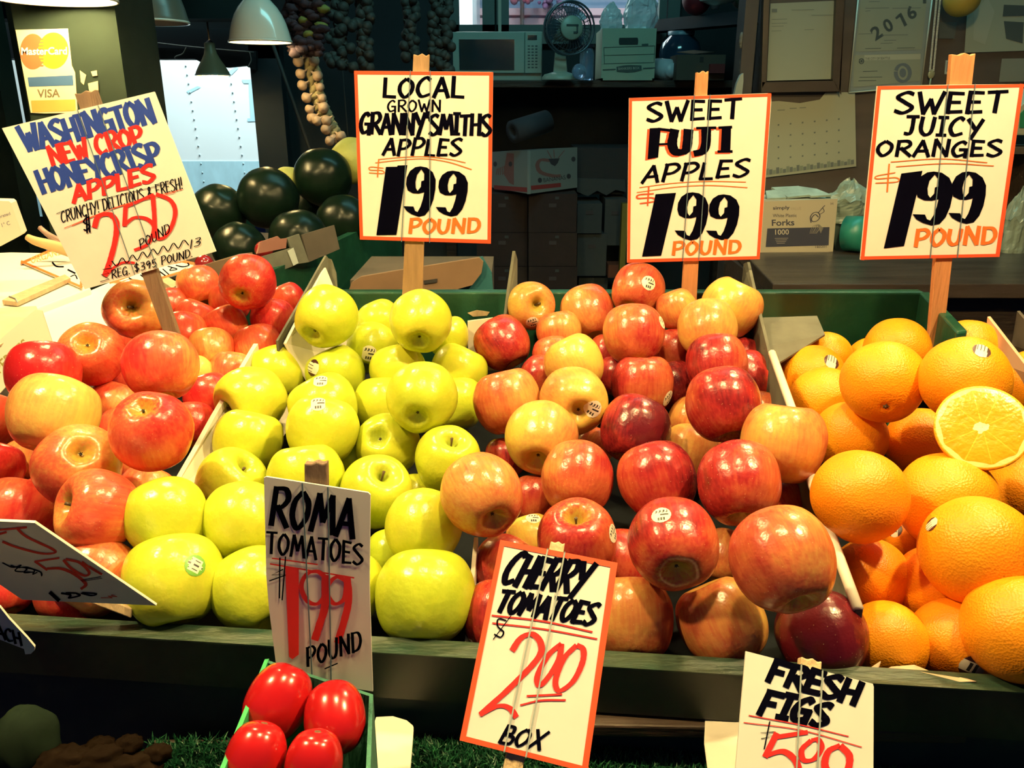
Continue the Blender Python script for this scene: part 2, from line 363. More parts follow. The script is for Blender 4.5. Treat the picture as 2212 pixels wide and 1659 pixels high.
GRANNY = [
 (706,683,68,67,.55,('c',672,725),'granny smith apple with a dark speck at the back corner, calyx down',[]),
 (909,693,67,69,.62,('c',906,737),'granny smith apple at the foot of the granny smith sign stake, calyx showing',[]),
 (820,695,50,48,.68,None,'granny smith apple at the back between two taller ones',[]),
 (805,752,56,56,.45,None,'granny smith apple carrying a loose square barcode sticker',[(797,764,'q',17,-.2)]),
 (965,728,46,46,.62,None,'granny smith apple hidden behind the one at the sign stake',[]),
 (655,760,42,42,.70,None,'small granny smith apple in the gap by the white cardboard',[]),
 (991,803,64,61,.62,None,'plain granny smith apple bordering the back red apples',[]),
 (860,805,66,57,.60,None,'granny smith apple just under the one at the sign stake',[]),
 (724,808,65,62,.50,None,'granny smith apple with a red-printed sticker on its side',[(675,794,'o',18,1.2)]),
 (597,805,61,59,.62,None,'granny smith apple beside the torn tip of white cardboard',[]),
 (697,880,75,73,.62,None,'granny smith apple with a barcode sticker, squeezed behind another stickered one',[(692,822,'q',17,.1)]),
 (542,867,79,70,.66,('s',478,893),'granny smith apple resting on the white cardboard edge, stem dip to the side',[]),
 (698,929,77,72,.60,None,'granny smith apple with barcode sticker in the middle of the heap',[(687,871,'q',18,.15)]),
 (912,858,77,78,.52,('c',900,902),'large pale granny smith apple perched high with calyx pointing out',[]),
 (825,872,58,60,.60,None,'granny smith apple behind the large pale perched one',[]),
 (985,872,56,60,.58,None,'granny smith apple shaded by the large pale perched one',[]),
 (838,960,70,68,.56,('c',818,944),'granny smith apple with a dented side below the large pale perched one',[]),
 (968,993,75,71,.66,('s',983,942),'granny smith apple with a dark upright stem in its hollow',[]),
 (536,956,79,64,.68,None,'glossy granny smith apple resting by the white cardboard wall',[]),
 (500,1043,81,70,.66,('s',545,1000),'granny smith apple with a short pale stem at its shoulder',[]),
 (661,1037,82,74,.62,None,'granny smith apple peeking above the Roma tomato sign',[]),
 (813,1062,81,75,.60,('s',836,1018),'granny smith apple behind the Roma tomato sign and its stake end',[]),
 (357,1118,89,79,.60,None,'granny smith apple next to the honeycrisps, second row from the front board',[]),
 (526,1128,89,83,.58,None,'granny smith apple left of the Roma tomato sign, second row from the board',[]),
 (376,1253,102,90,.55,None,'front granny smith apple with a round green sticker',[(422,1221,'g',23,-.25)]),
 (549,1275,95,87,.58,None,'front granny smith apple with scuffed skin beside the Roma tomato sign',[]),
 (916,1142,91,79,.55,None,'lopsided granny smith apple above the big front one by the cherry sign',[]),
 (919,1290,105,100,.48,None,'biggest granny smith apple at the front board between the two tomato signs',[]),
 (742,1270,86,86,.50,None,'granny smith apple mostly covered by the Roma tomato sign price',[]),
 (842,1196,52,52,.42,None,'shadowed granny smith apple in the gap right behind the Roma tomato sign',[]),
 (902,1070,46,46,.58,None,'sliver of granny smith apple beneath the one with the dark stem',[]),
 (762,985,46,46,.38,None,'dark green granny smith apple deep in the gap at the heap centre',[]),
]
FUJI = [
 (1146,661,54,52,.30,('s',1164,657),'yellow fuji apple with open stem hollow and sticker at the tray back',[(1150,697,'w',14,.3)]),
 (1269,676,61,61,.50,None,'dull orange-red fuji apple at the back next to the stem-hollow one',[]),
 (1379,626,64,52,.46,('b',1400,590),'highest fuji apple, orange with a round sticker, under the fuji sign',[(1402,611,'w',16,-.2)]),
 (1369,722,67,65,.52,('b',1365,660),'rounded red-orange fuji apple below the highest one',[(1431,696,'w',14,1.0)]),
 (1462,668,45,44,.38,None,'fuji apple behind the orange fuji sign stake',[]),
 (1581,665,66,65,.26,None,'golden fuji apple at the back corner by the empty turf',[]),
 (1528,710,71,58,.20,None,'pale yellow fuji apple in front of the golden corner one',[]),
 (1084,740,66,57,.66,('c',1117,786),'brick-red fuji apple at the white cardboard corner, calyx down',[]),
 (1207,718,48,48,.34,None,'fuji apple with a yellow patch squeezed under the dull orange-red one',[]),
 (1239,786,67,64,.14,None,'yellow fuji apple behind another yellow one in the middle',[]),
 (1195,772,46,46,.66,None,'red fuji apple behind the yellow pair',[]),
 (1166,812,46,46,.76,None,'red fuji apple wedged beside the yellow pair',[]),
 (1095,867,72,74,.50,None,'half red half yellow fuji apple bordering the granny smiths',[]),
 (1238,866,71,79,.16,('c',1252,893),'yellow fuji apple with a sticker beside its dark calyx',[(1281,884,'w',19,-.5)]),
 (1170,946,79,83,.26,('c',1160,1000),'golden fuji apple with russet streaks and shaded calyx',[]),
 (1387,832,74,57,.76,None,'dark red fuji apple with a sticker at its edge, heap centre',[(1444,861,'w',18,.3)]),
 (1548,786,76,56,.70,None,'wide red fuji apple below the pale yellow one',[]),
 (1562,873,82,79,.76,('b',1545,800),'red striped fuji apple with a yellow rim round its top hollow',[]),
 (1611,819,66,58,.80,None,'red fuji apple glinting against the divider to the oranges',[]),
 (1598,787,60,56,.62,None,'fuji apple between wide red one and divider',[]),
 (1590,722,54,50,.84,None,'red fuji apple hidden under the golden corner one',[]),
 (1373,927,88,66,.88,('b',1400,868),'deep red glossy wide fuji apple in the heap centre',[]),
 (1247,1032,84,76,.55,None,'orange-red fuji apple with a small scar, above the cherry sign',[]),
 (1418,1036,87,82,.78,None,'round crimson fuji apple with pale freckles, heap centre',[]),
 (1596,1043,88,90,.70,('b',1590,960),'heart-shaped red fuji apple with a yellow streak',[]),
 (1692,957,93,80,.40,None,'peach-coloured fuji apple overhanging the divider to the oranges',[]),
 (1040,1068,90,90,.48,('c',1070,1125),'dusky peach fuji apple leaning on the granny smiths',[]),
 (1492,985,72,66,.26,None,'orange fuji apple in the gap behind the crimson freckled one',[]),
 (1492,905,48,50,.52,None,'fuji apple hidden behind the deep red wide one',[]),
 (1646,888,42,44,.34,None,'orange fuji apple glimpsed beside the red striped one',[]),
 (1456,762,50,52,.80,None,'shadowed red fuji apple behind the wide red one',[]),
 (1458,832,52,54,.78,None,'shadowed red fuji apple beside the stickered dark red one',[]),
 (1310,768,46,46,.62,None,'fuji apple glimpsed under the rounded red-orange one',[]),
 (1332,812,42,44,.80,None,'red fuji apple glimpsed beside the yellow pair and stickered red one',[]),
 (1092,988,44,42,.62,None,'brown-shadowed fuji apple glimpsed under the half red half yellow one',[]),
 (1286,965,44,44,.52,None,'fuji apple glimpsed between golden streaked and deep red ones',[]),
 (1246,1166,94,82,.68,('s',1244,1106),'red fuji apple with top hollow visible, right behind the cherry sign',[(1325,1152,'w',20,1.1)]),
 (1453,1174,94,101,.66,('c',1463,1240),'tall red fuji apple with a round white sticker on its shoulder',[(1428,1112,'w',21,-.1)]),
 (1688,1207,112,108,.56,None,'biggest fuji apple, tilted, overhanging the divider near the fig sign',[]),
 (1690,1090,60,58,.80,None,'red fuji apple in the gap beside the heart-shaped one',[]),
 (1148,1168,58,56,.20,None,'yellow fuji apple with a sticker, behind the cherry sign corner',[(1152,1118,'w',16,.1)]),
 (1090,1222,68,68,.62,None,'dark fuji apple in shadow beside the cherry sign edge',[]),
 (1362,1336,88,86,.52,None,'orange-red fuji apple on the front board at the cherry sign edge',[]),
 (1558,1344,99,90,.34,None,'orange fuji apple with brown freckles on the front board',[]),
 (1773,1374,101,84,1.06,('b',1740,1290),'dark maroon apple on the front board above the fig sign',[]),
 (1572,1203,60,60,.32,None,'orange fuji apple in the gap behind the tall stickered one',[]),
 (1346,1216,70,70,.62,None,'fuji apple in shadow between cherry sign and the tall stickered one',[]),
 (1155,1078,52,52,.55,None,'shadowed fuji apple beside the dusky peach one',[]),
 (1082,1332,78,78,.72,None,'dark red fuji apple in shadow left of the cherry sign',[]),
]
ORANGES = [
 (1721,760,62,57,.62,None,'orange at the back by the grey cardboard flap',[]),
 (1785,772,52,54,.50,None,'orange half behind the one by the grey flap',[]),
 (1757,812,73,58,.46,None,'orange with a brown-ended barcode sticker near the divider',[(1797,781,'o',17,-.4)]),
 (1780,867,76,68,.46,None,'orange against the divider below the stickered one',[]),
 (1908,825,84,85,.44,('c',1912,879),'round orange with its blossom end facing out, top of the heap',[]),
 (1937,757,71,62,.46,None,'orange behind the round one, beside the orange sign stake',[]),
 (1880,777,45,48,.50,None,'sliver of orange behind the round one at the turf',[]),
 (2092,760,72,57,.52,None,'orange at the back just past the sign stake foot',[]),
 (2084,820,93,80,.44,None,'large orange with a barcode sticker on top, behind the cut orange',[(2121,757,'o',18,-.5)]),
 (2228,828,64,68,.48,None,'orange cut off by the picture edge beside the pinkish card',[]),
 (1836,944,84,66,.46,None,'wide orange left of centre touching the peach fuji apple',[]),
 (1993,959,77,70,.52,None,'orange supporting the cut orange',[]),
 (1856,1073,97,96,.56,None,'large rough-skinned orange against the divider, middle of the heap',[]),
 (2045,1082,99,94,.46,None,'large yellow-orange one directly below the cut orange',[]),
 (2217,1066,76,80,.50,None,'orange cut off by the picture edge below the cut orange',[]),
 (1880,1246,80,77,.56,('b',1890,1175),'orange against the divider, shaded on top, with a small button',[]),
 (2112,1192,111,111,.48,None,'biggest orange, high in the heap, sticker at its far side',[(2012,1132,'o',17,1.1)]),
 (2022,1262,78,80,.58,None,'orange shadowed behind the biggest one',[]),
 (1915,1388,86,80,.44,None,'front orange with one brown dot, beside the dark maroon apple',[]),
 (2062,1384,82,86,.62,None,'front orange with a dark barcode sticker near the board',[(2101,1443,'k',27,-.35)]),
 (2202,1358,101,111,.52,None,'large front orange cut off by the picture edge',[]),
 (1962,1160,56,56,.66,None,'deeply shadowed orange with a dark sticker in the gap',[(1932,1144,'k',16,1.2)]),
]
FRONT = [((357, 1118), (212, 1100)), ((376, 1253), (208, 1240)), ((1528, 710), (1581, 665)), ((2202, 1358), (2112, 1192)), ((2202, 1358), (2062, 1384)), ((536, 956), (542, 867)), ((1247, 1032), (1170, 946)), ((212, 1100), (166, 1007)), ((45, 1112), (-22, 1012)),
 ((166, 1007), (118, 895)), ((118, 895), (94, 808)), ((661, 1037), (698, 929)), ((500, 1043), (536, 956)), ((526, 1128), (500, 1043)), ((376, 1253), (357, 1118)), ((549, 1275), (526, 1128)), ((912, 858), (838, 960)), ((1040, 1068), (968, 993)),
 ((813, 1062), (838, 960)), ((1238, 866), (1239, 786)), ((1170, 946), (1095, 867)), ((1170, 946), (1238, 866)), ((1373, 927), (1387, 832)), ((1418, 1036), (1373, 927)), ((1562, 873), (1548, 786)), ((1692, 957), (1562, 873)), ((1596, 1043), (1692, 957)), ((1596, 1043), (1562, 873)),
 ((1246, 1166), (1247, 1032)), ((1453, 1174), (1418, 1036)), ((1688, 1207), (1596, 1043)), ((1369, 722), (1379, 626)), ((1387, 832), (1369, 722)), ((1908, 825), (1937, 757)), ((1908, 825), (1757, 812)), ((1908, 825), (1780, 867)), ((1856, 1073), (1836, 944)),
 ((2045, 1082), (1993, 959)), ((2112, 1192), (2045, 1082)), ((1856, 1073), (1880, 1246)), ((1915, 1388), (1880, 1246)), ((2084, 820), (2092, 760)), ((2084, 820), (1937, 757)), ((2121, 924), (2084, 820)), ((2121, 924), (1993, 959)), ((2121, 924), (2045, 1082)), ((94, 808), (199, 765)),
 ((347, 790), (290, 668)), ((706, 683), (805, 752)), ((909, 693), (820, 695)), ((909, 693), (860, 805)), ((697, 880), (724, 808)), ((698, 929), (697, 880)), ((542, 867), (597, 805)), ((1773, 1374), (1915, 1388)), ((1688, 1207), (1773, 1374)), ((1453, 1174), (1558, 1344)), ((1453, 1174), (1362, 1336)),
 ((912, 858), (860, 805)), ((968, 993), (838, 960)), ((916, 1142), (968, 993)), ((919, 1290), (916, 1142)), ((212, 1100), (208, 1240)), ((328, 932), (166, 1007))]
# ---------------------------------------------------------------- fruit
def nodes(name):
    m = bpy.data.materials.new(name); m.use_nodes = True; nt = m.node_tree
    return m, nt, nt.nodes['Principled BSDF'], nt.nodes.new, nt.links.new
def apple_mat(name, ramp, rough=.27, cavity=(.42, .36, .04), speck=.5, gran=False):
    m, nt, b, N, L = nodes(name)
    oi = N('ShaderNodeObjectInfo'); sepc = N('ShaderNodeSeparateColor'); L(oi.outputs['Color'], sepc.inputs[0])
    tc = N('ShaderNodeTexCoord')
    seed = N('ShaderNodeVectorMath'); seed.operation = 'MULTIPLY'; L(oi.outputs['Color'], seed.inputs[0]); seed.inputs[1].default_value = (0, 37, 53)
    mp = N('ShaderNodeVectorMath'); mp.operation = 'ADD'; L(tc.outputs['Object'], mp.inputs[0]); L(seed.outputs[0], mp.inputs[1])
    st = N('ShaderNodeVectorMath'); st.operation = 'MULTIPLY'; L(mp.outputs[0], st.inputs[0]); st.inputs[1].default_value = (9, 9, .8)
    n1 = N('ShaderNodeTexNoise'); n1.inputs['Scale'].default_value = 1.5; n1.inputs['Detail'].default_value = 6; L(st.outputs[0], n1.inputs['Vector'])
    n2 = N('ShaderNodeTexNoise'); n2.inputs['Scale'].default_value = 1.3; n2.inputs['Detail'].default_value = 3; L(mp.outputs[0], n2.inputs['Vector'])
    sx = N('ShaderNodeSeparateXYZ'); L(tc.outputs['Object'], sx.inputs[0])
    def mth(op, a, c, d=None):
        x = N('ShaderNodeMath'); x.operation = op
        for i, q in enumerate((a, c, d)):
            if q is None: continue
            if isinstance(q, (int, float)): x.inputs[i].default_value = q
            else: L(q, x.inputs[i])
        return x.outputs[0]
    v = mth('MULTIPLY_ADD', n1.outputs['Fac'], .36, -.18)
    v = mth('ADD', v, mth('MULTIPLY_ADD', n2.outputs['Fac'], .62, -.31))
    v = mth('ADD', v, mth('MULTIPLY', sx.outputs['X'], .16)); v = mth('ADD', v, sepc.outputs['Red'])
    rp = N('ShaderNodeValToRGB'); e = rp.color_ramp.elements
    while len(e) < len(ramp): e.new(.5)
    for k, (p, c) in enumerate(ramp): e[k].position = p; e[k].color = (*c, 1)
    L(v, rp.inputs[0]); col = rp.outputs[0]
    def mix(fac, a, c):
        x = N('ShaderNodeMix'); x.data_type = 'RGBA'; L(fac, x.inputs[0]) if not isinstance(fac, (int, float)) else None
        for i, q in ((6, a), (7, c)):
            if isinstance(q, tuple): x.inputs[i].default_value = (*q, 1)
            else: L(q, x.inputs[i])
        return x.outputs[2]
    r2 = mth('SQRT', mth('ADD', mth('MULTIPLY', sx.outputs['X'], sx.outputs['X']), mth('MULTIPLY', sx.outputs['Y'], sx.outputs['Y'])), 0)
    cav = N('ShaderNodeMapRange'); cav.interpolation_type = 'SMOOTHSTEP'; L(mth('ADD', r2, mth('MULTIPLY_ADD', n1.outputs['Fac'], .5, -.25)), cav.inputs[0])
    cav.inputs[1].default_value = .5; cav.inputs[2].default_value = .05; cav.inputs[3].default_value = 0; cav.inputs[4].default_value = .75
    col = mix(cav.outputs[0], col, cavity)
    vo = N('ShaderNodeTexVoronoi'); vo.inputs['Scale'].default_value = 9; L(mp.outputs[0], vo.inputs['Vector'])
    sp_ = N('ShaderNodeMapRange'); L(vo.outputs['Distance'], sp_.inputs[0]); sp_.inputs[1].default_value = .11; sp_.inputs[2].default_value = .05
    sp_.inputs[3].default_value = 0; sp_.inputs[4].default_value = speck
    col = mix(sp_.outputs[0], col, (.75, .55, .25) if not gran else (.75, .80, .25))
    L(col, b.inputs['Base Color']); b.inputs['Roughness'].default_value = rough; b.inputs['Specular IOR Level'].default_value = .55
    b.inputs['Subsurface Weight'].default_value = 0
    n3 = N('ShaderNodeTexNoise'); n3.inputs['Scale'].default_value = 3.0; n3.inputs['Detail'].default_value = 3; L(mp.outputs[0], n3.inputs['Vector'])
    bp = N('ShaderNodeBump'); bp.inputs['Strength'].default_value = .05; bp.inputs['Distance'].default_value = .05
    L(n3.outputs['Fac'], bp.inputs['Height']); L(bp.outputs[0], b.inputs['Normal'])
    return m
m_fuji = apple_mat('fuji_apple_skin', [(0, (.70, .50, .085)), (.28, (.64, .30, .075)), (.52, (.55, .125, .045)), (.78, (.38, .024, .022)), (1, (.11, .006, .011))])
m_honey = apple_mat('honeycrisp_apple_skin', [(0, (.80, .56, .12)), (.30, (.80, .35, .09)), (.55, (.76, .13, .055)), (.8, (.66, .035, .03)), (1, (.50, .014, .018))])
m_granny = apple_mat('granny_smith_apple_skin', [(0, (.40, .54, .028)), (.45, (.53, .60, .032)), (.8, (.64, .62, .04)), (1, (.72, .58, .06))], cavity=(.34, .42, .04), speck=.18, gran=True)
def orange_mat():
    m, nt, b, N, L = nodes('orange_peel')
    tc = N('ShaderNodeTexCoord'); oi = N('ShaderNodeObjectInfo'); sepc = N('ShaderNodeSeparateColor'); L(oi.outputs['Color'], sepc.inputs[0])
    n = N('ShaderNodeTexNoise'); n.inputs['Scale'].default_value = 1.6; L(tc.outputs['Object'], n.inputs['Vector'])
    ad = N('ShaderNodeMath'); ad.operation = 'MULTIPLY_ADD'; L(n.outputs['Fac'], ad.inputs[0]); ad.inputs[1].default_value = .5; L(sepc.outputs['Red'], ad.inputs[2])
    rp = N('ShaderNodeValToRGB'); rp.color_ramp.elements[0].position = .35; rp.color_ramp.elements[0].color = (.95, .42, .008, 1)
    rp.color_ramp.elements[1].position = 1; rp.color_ramp.elements[1].color = (.93, .245, .005, 1); L(ad.outputs[0], rp.inputs[0])
    vs = N('ShaderNodeTexVoronoi'); vs.inputs['Scale'].default_value = 3.2; L(tc.outputs['Object'], vs.inputs['Vector'])
    mr = N('ShaderNodeMapRange'); L(vs.outputs['Distance'], mr.inputs[0]); mr.inputs[1].default_value = .06; mr.inputs[2].default_value = .035; mr.inputs[3].default_value = 0; mr.inputs[4].default_value = .7
    mx = N('ShaderNodeMix'); mx.data_type = 'RGBA'; L(mr.outputs[0], mx.inputs[0]); L(rp.outputs[0], mx.inputs[6]); mx.inputs[7].default_value = (.25, .09, .01, 1)
    L(mx.outputs[2], b.inputs['Base Color'])
    vo = N('ShaderNodeTexVoronoi'); vo.inputs['Scale'].default_value = 22; L(tc.outputs['Object'], vo.inputs['Vector'])
    bp = N('ShaderNodeBump'); bp.inputs['Strength'].default_value = .14; bp.inputs['Distance'].default_value = .03; L(vo.outputs['Distance'], bp.inputs['Height'])
    L(bp.outputs[0], b.inputs['Normal']); b.inputs['Roughness'].default_value = .42; b.inputs['Specular IOR Level'].default_value = .4
    return m
m_orange_skin = orange_mat()
m_stem = M('apple_stem', (.10, .06, .025), .7); m_calyx = M('dried_calyx', (.05, .035, .015), .9)
m_st_w = M('sticker_white', (.80, .74, .58), .4); m_st_k = M('sticker_black_print', (.03, .03, .03), .4)
m_st_g = M('sticker_green', (.16, .42, .05), .4); m_st_r = M('sticker_dark', (.06, .015, .012), .4)
def spin(prof, seg, lob, seed, name, mats):
    """lathe a profile around Z with lobes and soft irregularity; unit radius"""
    v = []; f = []; n = len(prof); rnd = random.Random(seed); ph = rnd.random()*6.28; of = Vector((seed*3.1, seed*1.7, 0))
    for i, (r, z) in enumerate(prof):
        for j in range(seg):
            a = 2*math.pi*j/seg
            k = 1+lob*math.cos(5*a+ph)*max(0, (-z-.1))**1.2 + lob*.35*math.cos(5*a+ph+.4)*max(0, z)
            d = Vector((r*math.cos(a), r*math.sin(a), z)); w_ = 1+.05*noise.noise(d*.95+of)
            v.append((d.x*k*w_, d.y*k*w_, z*w_))
    for i in range(n-1): f += [(i*seg+j, i*seg+(j+1) % seg, (i+1)*seg+(j+1) % seg, (i+1)*seg+j) for j in range(seg)]
    f += [tuple(range(seg))[::-1], tuple(range((n-1)*seg, n*seg))]
    me = bpy.data.meshes.new(name); me.from_pydata(v, [], f); me.polygons.foreach_set('use_smooth', [True]*len(f)); me.update()
    bm = bmesh.new(); bm.from_mesh(me); bmesh.ops.recalc_face_normals(bm, faces=bm.faces); bm.to_mesh(me); bm.free()
    for m in mats: me.materials.append(m)
    return me
def sm_prof(pts, n=6): return [(max(p.x, .004), p.y) for p in spline([Vector(p) for p in pts], n)]
AP = {  # stem cavity .. shoulder .. equator .. base .. calyx basin
 'H': sm_prof([(.01, .40), (.09, .47), (.20, .64), (.36, .78), (.58, .82), (.82, .66), (.97, .34), (1, .02), (.93, -.34), (.74, -.66), (.50, -.83), (.32, -.84), (.18, -.74), (.08, -.66), (.01, -.65)]),
 'G': sm_prof([(.01, .44), (.09, .52), (.20, .70), (.36, .82), (.56, .84), (.80, .68), (.96, .36), (1, .04), (.94, -.30), (.77, -.64), (.54, -.86), (.34, -.90), (.19, -.80), (.08, -.72), (.01, -.71)]),
 'F': sm_prof([(.01, .46), (.09, .54), (.20, .72), (.36, .86), (.56, .88), (.80, .70), (.96, .36), (1, .03), (.95, -.32), (.79, -.66), (.56, -.88), (.36, -.92), (.20, -.80), (.09, -.71), (.01, -.70)]),
 'O': sm_prof([(.01, .93), (.08, .935), (.22, .945), (.45, .86), (.72, .66), (.92, .36), (1, 0), (.93, -.36), (.74, -.68), (.46, -.89), (.2, -.965), (.06, -.95), (.01, -.95)])}
KM = {'H': m_honey, 'G': m_granny, 'F': m_fuji, 'O': m_orange_skin}
MESH = {k: [spin(AP[k], 56, {'H': .05, 'G': .045, 'F': .045, 'O': .0}[k], i*7+ord(k), {'H': 'honeycrisp_apple', 'G': 'granny_smith_apple', 'F': 'fuji_apple', 'O': 'orange'}[k], [KM[k]]) for i in range(3)] for k in 'HGFO'}
BV = {}
for k in MESH:
    for me in MESH[k]: BV[me.name] = BVHTree.FromPolygons([v.co.copy() for v in me.vertices], [tuple(p.vertices) for p in me.polygons])
VX = {me.name: np.array([v.co[:] for v in me.vertices]) for k in MESH for me in MESH[k]}
NAME = {'H': 'honeycrisp_apple', 'G': 'granny_smith_apple', 'F': 'fuji_apple', 'O': 'orange'}
GROUP = {'H': 'honeycrisp apples in the pile', 'G': 'granny smith apples in the pile', 'F': 'fuji apples in the pile', 'O': 'oranges in the pile'}
CAT = {'H': 'apple', 'G': 'apple', 'F': 'apple', 'O': 'orange'}
R0 = {'H': .0395, 'G': .0415, 'F': .0405, 'O': .0415}
TRAY_Z0, TRAY_Y0, TRAY_S = -.484, .60, .17      # sloping display floor, relative to the camera height
def tray_z(y): return HC+TRAY_Z0+(y-TRAY_Y0)*TRAY_S
rows = []
for k, data in (('H', HONEY), ('G', GRANNY), ('F', FUJI), ('O', ORANGES)):
    for r in data: rows.append((k,)+r)
n = len(rows)
rows.append(('O', 2121, 924, 92, 86, .4, None, 'half', []))      # the halved orange takes its room too
px = np.array([[r[1], r[2]] for r in rows], float); rad = np.array([math.sqrt(r[3]*r[4]) for r in rows])
r0 = np.array([R0[r[0]] for r in rows]); dirs = np.array([ray(*p)[:] for p in px]); ln = np.linalg.norm(dirs, axis=1)
# each fruit keeps its line of sight and apparent size; distances settle until neighbours only touch and all stand on the sloping floor
d0 = F*r0/rad; isH = np.array([r[0] == 'H' for r in rows])
d0 = np.clip(d0, .60, 1.195+.09*isH-.06*np.clip((px[:, 1]-640)/200, 0, 3)); d0[n] = F*.0415/92; d = d0.copy(); N1 = n+1; camv = np.array(CAM)
SG = np.sign(d0[:, None]-d0[None]+1e-6*np.arange(N1)[:, None]-1e-6*np.arange(N1)[None])
def near(q): return int(np.argmin(((px-np.array(q))**2).sum(1)))
PR = []
for a_, b_ in FRONT:            # which of two touching fruits lies in front
    i, j = near(a_), near(b_); SG[i, j] = -1; SG[j, i] = 1; PR.append((i, j))
PR = np.array(PR)
for it in range(2500):
    cen = camv+dirs*d[:, None]; R = rad*d/F*ln
    dv = cen[:, None]-cen[None]; ds = np.linalg.norm(dv, axis=2)+np.eye(N1)*9; ov = np.clip((R[:, None]+R[None])*.96-ds, 0, None)
    s = SG
    step = (ov*s).sum(1)*.22 + (d0-d)*.012
    fl = HC+TRAY_Z0+(cen[:, 1]-TRAY_Y0)*TRAY_S; pen = np.clip(fl+R*.93-cen[:, 2], 0, None)
    back = np.clip(cen[:, 1]+R-1.225-.085*isH, 0, None)
    frt = np.clip(.678+(cen[:, 0]+.665)*-.1003+R*.93-cen[:, 1], 0, None)*(cen[:, 2]-R < HC-.440)
    d = d+np.clip(step-pen*.9-back*.6+frt*.4, -.02, .02); d[n] = d0[n]
    vio = np.clip(d[PR[:, 0]]-d[PR[:, 1]]+.02, 0, None)*.08; np.add.at(d, PR[:, 0], -vio); np.add.at(d, PR[:, 1], vio)
cen = camv+dirs*d[:, None]; R = rad*d/F*ln
def place(i):
    k, cx, cy, rx, ry, tone, pole, label, stick = rows[i]
    me = MESH[k][i % 3]; t = -Vector(dirs[i]).normalized(); rt = UPV.cross(t).normalized(); up = t.cross(rt)
    rnd = random.Random(i*13+5)
    if pole:
        dx, dy = (pole[1]-cx)/rx, -(pole[2]-cy)/ry; q = min(dx*dx+dy*dy, .98); ax = rt*dx+up*dy+t*math.sqrt(1-q)
        if pole[0] == 'b': ax = rt*dx+up*dy-t*math.sqrt(1-q)
        if pole[0] == 'c': ax = -ax
    else: ax = (up*.86+rt*rnd.uniform(-.45, .45)-t*rnd.uniform(-.1, .5))
    ax.normalize(); rot = ax.to_track_quat('Z', 'Y').to_matrix() @ Matrix.Rotation(rnd.uniform(0, 6.28) if tone is not None else 0, 3, 'Z')
    V = VX[me.name] @ np.array(rot).T
    ex = (V @ np.array(rt)); ey = (V @ np.array(up))
    sx_, sy_ = rad[i]*0+rx*d[i]/F, ry*d[i]/F
    sc_ = math.sqrt(sx_*sy_/((ex.max()-ex.min())/2*(ey.max()-ey.min())/2))*(ln[i]**.5)
    ox, oy = (ex.max()+ex.min())/2*sc_, (ey.max()+ey.min())/2*sc_
    loc = Vector(cen[i])-rt*ox-up*oy
    o = bpy.data.objects.new(NAME[k], me); C.objects.link(o)
    o.matrix_world = Matrix.Translation(loc) @ rot.to_4x4() @ Matrix.Scale(sc_, 4)
    o.color = (tone if tone is not None else .5, rnd.random(), rnd.random(), 1)
    tag(o, label, CAT[k], GROUP[k])
    def child(name, v, f, mats, mi=None, smooth=True):
        m2 = bpy.data.meshes.new(name); m2.from_pydata(v, [], f)
        for q in mats: m2.materials.append(q)
        if mi: m2.polygons.foreach_set('material_index', mi)
        m2.polygons.foreach_set('use_smooth', [smooth]*len(f)); m2.update()
        c = bpy.data.objects.new(name, m2); C.objects.link(c); c.parent = o; return c
    if pole and pole[0] in 'sb' and k != 'O':
        mb = MB(); h = rnd.uniform(.28, .42); b = rnd.uniform(-.1, .1)
        mb.tube([(0, 0, .38), (b*.3, 0, .5), (b, .03, .45+h*.6), (b*1.8, .06, .45+h)], [.035, .028, .03, .045], m_stem, 8); child('stem', mb.v, mb.f, [m_stem])
    if pole and pole[0] == 'c' and k != 'O':
        mb = MB()
        for q in range(5):
            a = q*1.256; mb.tube([(0, 0, -.62), (.03*math.cos(a), .03*math.sin(a), -.72), (.055*math.cos(a), .055*math.sin(a), -.72)], [.022, .014, .005], m_calyx, 5)
        child('calyx', mb.v, mb.f, [m_calyx])
    if pole and k == 'O':
        mb = MB(); z = .93 if pole[0] == 's' else -.95
        for q in range(6):
            a = q*1.047+rnd.random()*.4; mb.tube([(0, 0, z), (.05*math.cos(a), .05*math.sin(a), z*1.012), (.085*math.cos(a), .085*math.sin(a), z*1.0)], [.03, .022, .006], m_stem, 5)
        mb.ball((0, 0, z*1.005), .035, m_kraft, 8, 6); child('stem_button', mb.v, mb.f, [m_stem, m_kraft], mb.m)
    inv = o.matrix_world.inverted(); o3 = inv.to_3x3()
    for (sxp, syp, style, spr, ang) in stick:
        la = inv @ CAM; ld = (o3 @ ray(sxp, syp)).normalized()
        hit, nn, fi, _ = BV[me.name].ray_cast(la, ld)
        if hit is None: continue
        if nn.dot(ld) > 0: nn = -nn
        rr = spr*d[i]/F/sc_
        u = (o3 @ RGT); u = (u-nn*u.dot(nn)).normalized(); v_ = nn.cross(u); 
        if v_.dot(o3 @ UPV) < 0: v_ = -v_
        ca, sa = math.cos(ang), math.sin(ang); u, v_ = u*ca+v_*sa, v_*ca-u*sa
        G = 22; pts = {}; vs = []; fs = []; mi = []
        def pt(a, b):
            if (a, b) in pts: return pts[(a, b)]
            x, y = (a/G*2-1), (b/G*2-1); l = math.hypot(x, y)
            if l > 1: x, y = x/l, y/l
            q = hit+u*(x*rr)+v_*(y*rr); h2, n2, _, _ = BV[me.name].ray_cast(q+nn*.3, -nn)
            if h2 is None: h2 = q
            pts[(a, b)] = len(vs); vs.append(h2+nn*.008); return pts[(a, b)]
